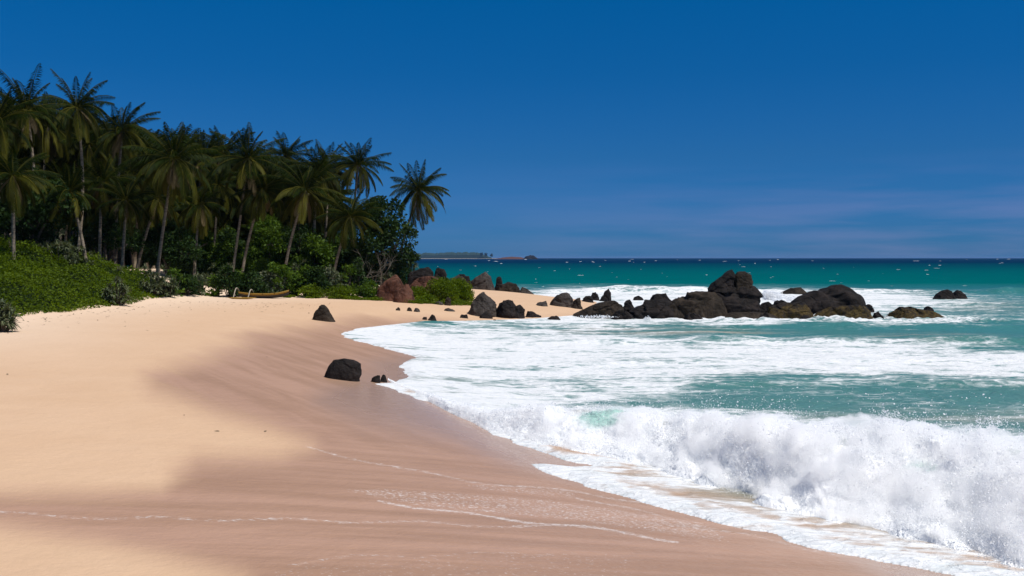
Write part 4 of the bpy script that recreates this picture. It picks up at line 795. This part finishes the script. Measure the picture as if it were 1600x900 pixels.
def screwpine(px_, py_, rpx, hpx, Y, label, seed, nros=26):
    r = np.random.default_rng(seed); c = at(px_, py_, Y); s_ = Y / F; gz = sz(c.x, Y); o = empty('screw_pine', (c.x, Y, gz)); tag(o, label, 'plant', 'grey green screw pines along the sand edge'); B, Bs = Buf(), Buf(); W_, H_ = rpx * s_, hpx * s_; top = c.z + H_ - gz
    for k in range(nros):
        d = r.normal(size=3); d[2] = abs(d[2]) * .9; d /= np.linalg.norm(d); q = r.uniform(.45, .95); ct = np.array([d[0] * W_ * q, d[1] * W_ * .8 * q, max(.2, top * (.12 + .8 * d[2] * q / .9))])
        if k % 3 == 0: v, f = tube(np.array([[ct[0] * .25, ct[1] * .25, -.3], ct * np.array([.7, .7, .5]), ct]), [.07, .06, .05], 5); Bs.add(v, f)
        n = 30; az = r.uniform(0, 6.28, n); e_ = r.uniform(-.5, 1.4, n); dv = np.stack([np.cos(az) * np.cos(e_), np.sin(az) * np.cos(e_), np.sin(e_)], 1) + d * .35; ln_ = r.uniform(.55, 1.05, n) * max(.6, W_ * .42)
        dn = dv / np.linalg.norm(dv, axis=1)[:, None]; wdir = np.cross(dn, np.array([0, 0, 1.0]) + r.normal(0, .1, (n, 3))); mid = ct + dn * (ln_ * .55)[:, None]; wd_ = .085
        wn = wdir / (np.linalg.norm(wdir, axis=1)[:, None] + 1e-9) * wd_ / 2; tip = mid + dn * (ln_ * .45)[:, None]; tip[:, 2] -= ln_ * r.uniform(.1, .45, n); bs = np.broadcast_to(ct, (n, 3))
        v = np.stack([bs - wn * .7, bs + wn * .7, mid + wn, mid - wn, tip + wn * .1, tip - wn * .1], 1).reshape(-1, 3); b6 = 6 * np.arange(n)[:, None]; f = np.concatenate([b6 + np.array([0, 1, 2, 3]), b6 + np.array([3, 2, 4, 5])])
        B.add(v, f, np.repeat(np.clip(r.normal(.15, .25, n), 0, 1), 6))
    obj('stems', Bs.mesh('stems', TBARK), o); obj('leaves', B.mesh('leaves', GREYLEAF), o)
for a in [(95, 378, 34, 24, 82, 'roundest grey green screw pine standing above the creeper slope', 1, 34), (182, 440, 22, 22, 73, 'screw pine poking out in the middle of the creeper slope', 2), (236, 436, 30, 28, 84, 'wide screw pine at the right end of the creeper slope', 3, 32), (262, 447, 17, 16, 85, 'small screw pine at the tip of the creeper slope', 4),
          (345, 438, 32, 26, 101, 'wide spiky screw pine left of the boat', 5, 32), (317, 446, 18, 18, 100, 'screw pine at the foot of the thin pale trunk', 6), (3, 478, 20, 20, 50, 'screw pine cut by the left border at the sand edge', 7), (470, 420, 24, 24, 104.5, 'shaded screw pine behind the boat bow', 8),
          (398, 440, 20, 18, 104.5, 'shaded screw pine behind the middle of the boat', 9), (640, 400, 20, 30, 108, 'tall screw pine at the far right edge of the grove', 10, 30), (283, 447, 15, 14, 92, 'little screw pine where the creeper slope ends', 11), (130, 395, 22, 18, 84, 'dim screw pine right of the roundest one', 12), (605, 432, 18, 24, 104, 'screw pine behind the tall red boulder', 13)]: screwpine(*a)

def bare(base, Y, hpx, spread, label, seed):
    r = np.random.default_rng(seed); b = at(base, 450, Y); gz = sz(b.x, Y); o = empty('bare_shrub', (b.x, Y, gz)); tag(o, label, 'shrub', 'leafless bleached shrubs'); B = Buf(); H_ = hpx * Y / F
    def br(p, d, ln_, rad, lv):
        pts = [p]; 
        for k in range(5): d = d + r.normal(0, .16, 3); d /= np.linalg.norm(d); pts.append(pts[-1] + d * ln_ / 5)
        v, f = tube(np.array(pts), np.linspace(rad, rad * .6, 6), 5); B.add(v, f)
        if lv < 3:
            for k in range(2 + (r.random() < .5)): br(pts[-1 - k % 2], d + r.normal(0, spread, 3) + np.array([0, 0, .15]), ln_ * r.uniform(.6, .85), rad * .6, lv + 1)
    for k in range(2): br(np.array([r.normal(0, .15), r.normal(0, .15), -.2]), np.array([r.normal(0, .3), r.normal(0, .2), 1.0]), H_ * .42, .055, 0)
    obj('branches', B.mesh('branches', PALEBARK), o)
bare(556, 102, 70, .5, 'leafless pale shrub forking behind the short bent palm', 1); bare(578, 101.5, 60, .5, 'leafless pale shrub left of the tall red boulder', 2); bare(592, 103, 75, .45, 'tallest leafless pale shrub in front of the big dark tree', 3)

# creeper slope on the left: ground cover too dense to count
EDGE_W = [ground(a, b)[:2] for a, b in [(-330, 560), (-120, 525), (10, 497), (60, 490), (105, 488), (150, 481), (200, 476), (228, 468), (266, 463)]]
POLY = [tuple(q) for q in EDGE_W] + [(-31, 92), (-60, 96), (-75, 60), (-48, 20)]
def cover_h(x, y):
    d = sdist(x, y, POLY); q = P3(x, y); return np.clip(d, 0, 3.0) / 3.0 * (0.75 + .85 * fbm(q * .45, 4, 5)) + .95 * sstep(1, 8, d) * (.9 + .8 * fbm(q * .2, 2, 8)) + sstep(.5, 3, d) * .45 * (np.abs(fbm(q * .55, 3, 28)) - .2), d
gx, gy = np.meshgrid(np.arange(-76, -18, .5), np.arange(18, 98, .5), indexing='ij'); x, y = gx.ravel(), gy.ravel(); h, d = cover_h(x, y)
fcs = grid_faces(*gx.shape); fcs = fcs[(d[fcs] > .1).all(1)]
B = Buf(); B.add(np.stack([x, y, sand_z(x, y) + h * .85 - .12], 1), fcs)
core = B.mesh('undergrowth_shade_core', CORE)
n = 260000; r = np.random.default_rng(3); x = r.uniform(-66, -18, n); y = r.uniform(22, 97, n); h, d = cover_h(x, y); ok = (d > -.05) & (np.abs(x) / y < .62) & (r.random(n) < np.clip(80 / y, .5, 1)); x, y, h, d = x[ok], y[ok], h[ok], d[ok]; n = len(x)
zt = sand_z(x, y) + h * r.uniform(.7, 1.12, n) + r.exponential(.06, n); p = np.stack([x, y, zt], 1); dr = r.normal(0, .7, (n, 3)) * np.array([1, 1, .5]) + np.array([.1, -.35, .35]); v, f = blades(p, dr, r.normal(size=(n, 3)) * np.array([1, 1, .5]), r.uniform(.10, .24, n), r.uniform(.10, .2, n), .1)
B2 = Buf(); B2.add(v, f, np.repeat(np.clip(.5 + 1.3 * fbm(p * np.array([.5, .5, .1]), 3, 6), 0, .8), 4))
me = B2.mesh('creeper', CREEPER)
o = empty('creeper', (-40, 70, 2)); tag(o, 'dense bright green creeper covering the slope left of the beach', 'ground cover', kind='stuff')
for nme, mm in (('leaves', me), ('shade_core', core)):
    c = obj(nme, mm, o, (40, -70, -2))
# beach runners and debris along the sand edge
def strip(pts_px, wid, n, label, seed, mat=CREEPER, ls=.14):
    r = np.random.default_rng(seed); W3 = np.array([ground(a, b)[:] for a, b in pts_px]); t = r.random(n) * (len(W3) - 1); k = np.minimum(t.astype(int), len(W3) - 2); fr = (t - k)[:, None]; p = W3[k] * (1 - fr) + W3[k + 1] * fr; p[:, 0] += r.normal(0, wid * .4, n); p[:, 1] += np.abs(r.normal(0, wid, n)); p[:, 2] = sand_z(p[:, 0], p[:, 1])
    cl = fbm(p * np.array([.8, .8, 0]), 3, seed); ok = cl > -.05; p = p[ok]; cl = cl[ok]; p[:, 2] += r.random(len(p)) * (.12 + .5 * np.clip(cl, 0, 1)); v, f = blades(p, r.normal(0, .7, p.shape) + np.array([0, 0, .5]), r.normal(size=p.shape), r.uniform(.6, 1.3, len(p)) * ls, ls * .7, .1)
    B = Buf(); B.add(v, f, 0.0); tag(obj('beach_runners', B.mesh('beach_runners', mat)), label, 'ground cover', kind='stuff')
strip([(440, 465), (500, 467), (560, 469), (590, 470)], 1.0, 9000, 'low green runners along the sand edge right of the boat', 1)
strip([(640, 474), (690, 477), (738, 477)], .9, 7000, 'short grass skirt at the foot of the round green bush', 2)

m = M('dry_litter'); m.pbr(m.mix(m.n('NewGeometry').outputs['Random Per Island'], (0.05, 0.035, 0.02), (0.22, 0.16, 0.10)), .9, .1); LIT = m.m
r = np.random.default_rng(9); W3 = np.array([ground(a, b)[:] for a, b in ([(r.uniform(0, 480), r.uniform(505, 690)) for k in range(6)] + [(q, np.interp(q, [0, 270, 440], [506, 470, 474]) + r.exponential(6)) for q in r.uniform(5, 520, 240)])])
W3[:, 2] = sand_z(W3[:, 0], W3[:, 1]) + .012; n = len(W3); a = r.uniform(0, 6.28, n); v, f = blades(W3, np.stack([np.cos(a), np.sin(a), r.uniform(0, .25, n)], 1), np.stack([-np.sin(a), np.cos(a), r.uniform(-.4, .4, n)], 1), r.uniform(.06, .42, n) * np.clip(W3[:, 1] / 70, .4, 1), r.uniform(.03, .09, n)); B = Buf(); B.add(v, f)
tag(obj('beach_litter', B.mesh('beach_litter', LIT, False)), 'dry leaves and twigs strewn on the sand', 'litter', kind='stuff')
# ------------------------------------------------------------------ outrigger boat
def paint(name, c, r_=.5):
    m = M(name); n_ = m.noise(m.coord(), 3, 5, .65); m.pbr(m.mix(m.rmap(n_, .5, .75, 0, .6), c, tuple(.45 * q for q in c)), r_, .3, m.bump(n_, .2, .02)); return m.m
YEL = paint('weathered_yellow_paint', (0.24, 0.135, 0.014)); BLK = paint('tarred_dark_planks', (0.022, 0.018, 0.015)); POLE = paint('bleached_pole', (0.30, 0.26, 0.20), .8); WOOD = paint('boat_timber', (0.12, 0.075, 0.04), .8)
bp = ground(412, 466); boat = empty('outrigger_boat', (bp.x, bp.y, bp.z)); tag(boat, 'yellow and black wooden outrigger boat pulled up on the sand', 'boat')
s_ = bp.y / F; LB = 82 * s_
t = np.linspace(-1, 1, 40); ctr = t * LB / 2; keel = .0 + .36 * np.abs(t) ** 3.2 + .06 * (t > .6) * (t - .6); sheer = .55 + .42 * np.maximum(t, 0) ** 2.4 + .22 * np.maximum(-t, 0) ** 2.5; hw = .34 * np.clip(1 - np.abs(t) ** 3, .02, 1)
def shell(f0, f1, off, nlev=7):
    rws = []
    for side in (-1, 1):
        lv = np.linspace(f0, f1, nlev) if side < 0 else np.linspace(f1, f0, nlev)
        for q in lv: rws.append(np.stack([ctr, side * (hw * (q ** .45 if q > 0 else 0) + off), keel + (sheer - keel) * q], 1))
    return rws
rws = shell(0.62, 0.0, 0.0)[:7] ; hull_rows = [np.stack([ctr, sd * hw * q ** .45, keel + (sheer - keel) * q], 1) for sd, qs in ((-1, np.linspace(.62, 0, 8)), (1, np.linspace(.02, .62, 8))) for q in qs]
B = Buf(); B.add(np.concatenate(hull_rows), grid_faces(len(hull_rows), 40)); obj('hull', B.mesh('hull', BLK), boat)
for sd in (-1, 1):
    rr_ = [np.stack([ctr, sd * (hw * q ** .45 + o_), keel + (sheer - keel) * q], 1) for q, o_ in ((.60, .0), (.60, .03), (.8, .035), (1.0, .04), (1.0, -.02), (.8, -.02))]
    B = Buf(); B.add(np.concatenate(rr_), grid_faces(len(rr_), 40)); obj('wash_strake', B.mesh('wash_strake', YEL), boat)
for xs in (-.45, .0, .45):
    k = int((xs + 1) / 2 * 39); B = Buf(); v, f = tube(np.array([[ctr[k], -hw[k] - .05, sheer[k] - .06], [ctr[k], hw[k] + .05, sheer[k] - .06]]), .06, 6); B.add(v, f); obj('thwart', B.mesh('thwart', WOOD), boat)
OUT_Y = -1.9
for xs in (-.95, -.42):
    k = int((xs + 1) / 2 * 39); q = np.linspace(0, 1, 14); xx = ctr[k] + (-.25 - ctr[k] * .0) * q * .6
    pts = np.stack([xx, .4 + (OUT_Y - .4) * q, sheer[k] + .1 + .42 * np.sin(np.pi * np.minimum(q * 1.15, 1)) * .9 - (sheer[k] - .05) * q ** 3], 1); B = Buf(); v, f = tube(pts, np.linspace(.07, .045, 14), 7); B.add(v, f); obj('boom', B.mesh('boom', POLE), boat)
q = np.linspace(-1, 1, 16); pts = np.stack([-LB * .36 + q * 1.35, np.full(16, OUT_Y), .10 + .10 * np.abs(q) ** 3], 1); B = Buf(); v, f = tube(pts, .11 * np.clip(1 - np.abs(q) ** 4, .1, 1), 8); B.add(v, f); obj('float', B.mesh('float', YEL), boat)
boat.rotation_euler.z = R(6); boat.scale = (.95, .95, .8)
# the float end must lie on the slope
# ------------------------------------------------------------------ far shore
m = M('far_forest'); n_ = m.noise(m.pos(), .05, 4); m.pbr(m.mix(n_, (0.02, 0.04, 0.03), (0.05, 0.075, 0.055)), 1, 0); FFOR = m.m
m = M('far_sand'); m.pbr((0.55, 0.45, 0.33), 1, 0); FSAND = m.m
YF = 7000
xs = np.linspace(at(560, 403, YF).x, at(768, 403, YF).x, 260); ppx_ = 800 + xs / YF * F
hp = np.interp(ppx_, [560, 660, 700, 745, 752, 760, 768], [7, 8.5, 9.5, 10, 8, 4, 1]) + 1.6 * fbm(P3(xs * .03, 0), 4, 3) + 1.2 * fbm(P3(xs * .15, 3), 2, 4)
H_ = np.maximum(hp, 1) * YF / F
rws = [np.stack([xs, np.full_like(xs, YF + dy), hf * H_ + z0], 1) for dy, hf, z0 in ((0, 0, 1), (0, .6, 1), (14, .92, 1), (40, 1.0, 1.5), (120, .9, 1.5), (300, .5, 0), (320, 0, -3))]
B = Buf(); B.add(np.concatenate(rws), grid_faces(7, len(xs))); tag(obj('far_treeline', B.mesh('far_treeline', FFOR, False)), 'distant wooded shore on the horizon left of the open sea', 'treeline', kind='stuff')
xs = np.linspace(at(540, 403, YF).x, at(800, 403, YF).x, 80); B = Buf(); rws = [np.stack([xs, np.full_like(xs, YF + dy), np.full_like(xs, z0) * np.interp(np.linspace(0, 1, 80), [0, .9, 1], [1, .7, .1])], 1) for dy, z0 in ((-60, -1), (-25, 1.3), (20, 2.2), (340, 1.0), (360, -4))]
B.add(np.concatenate(rws), grid_faces(5, 80)); tag(obj('far_shore', B.mesh('far_shore', FSAND)), kind='structure')
for k, (a, h_) in enumerate([(759, 8), (768, 6.5), (752, 8.5)]):
    c = at(a, 403, YF - 20); o = empty('distant_tree', (c.x, YF - 20, 1.0)); tag(o, ['tallest lone tree at the tip of the far wooded shore', 'last small tree right of the far wooded shore', 'distant tree joining the far wood to its tip'][k], 'tree'); hh = h_ * YF / F; rr = np.random.default_rng(k); B = Buf(); v, f = tube(np.array([[0, 0, 0], [0, 0, hh * .9]]), [.6, .4], 6); B.add(v, f); obj('trunk', B.mesh('trunk', TBARK), o); B = Buf()
    for q in range(4): clumpleaves(B, rr.normal(0, hh * .12, 3) + np.array([0, 0, hh * (.55 + .12 * q)]), hh * .26, 220, hh * .12, rr)
    obj('crown', B.mesh('crown', FFOR), o)
rk([(765, 407), (785, 402.5), (800, 401), (815, 402), (830, 407)], 4300, 'long pale reddish islet on the horizon', R_RED, sink=6, ratio=.4, planes=2)
rk([(815, 407), (822, 401), (829, 398.5), (836, 401), (845, 407)], 4280, 'dark rock crowning the horizon islet', R_DARK, sink=3, ratio=.5, planes=2)
rk([(845, 406.5), (852, 404.5), (861, 404.8), (868, 406.5)], 4260, 'low dark rock at the right end of the horizon islet', R_DARK, sink=3, ratio=.5, planes=2)

# thin sea haze: one closed box of even air round the whole place
m = M('sea_haze'); pv = m.n('VolumePrincipled'); pv.inputs['Color'].default_value = (0.22, 0.42, 0.75, 1); pv.inputs['Density'].default_value = 3.2e-5; pv.inputs['Anisotropy'].default_value = 0.0
m.l(pv.outputs[0], m.out.inputs['Volume'])
v = np.array([[a, b, c] for a in (-20000, 61000) for b in (-400, 61000) for c in (-8, 40)]); f = np.array([[0, 1, 3, 2], [4, 6, 7, 5], [0, 4, 5, 1], [2, 3, 7, 6], [0, 2, 6, 4], [1, 5, 7, 3]])
tag(obj('haze', mesh('haze', v, f, m.m, False)), 'thin blue sea haze', 'haze', kind='stuff')
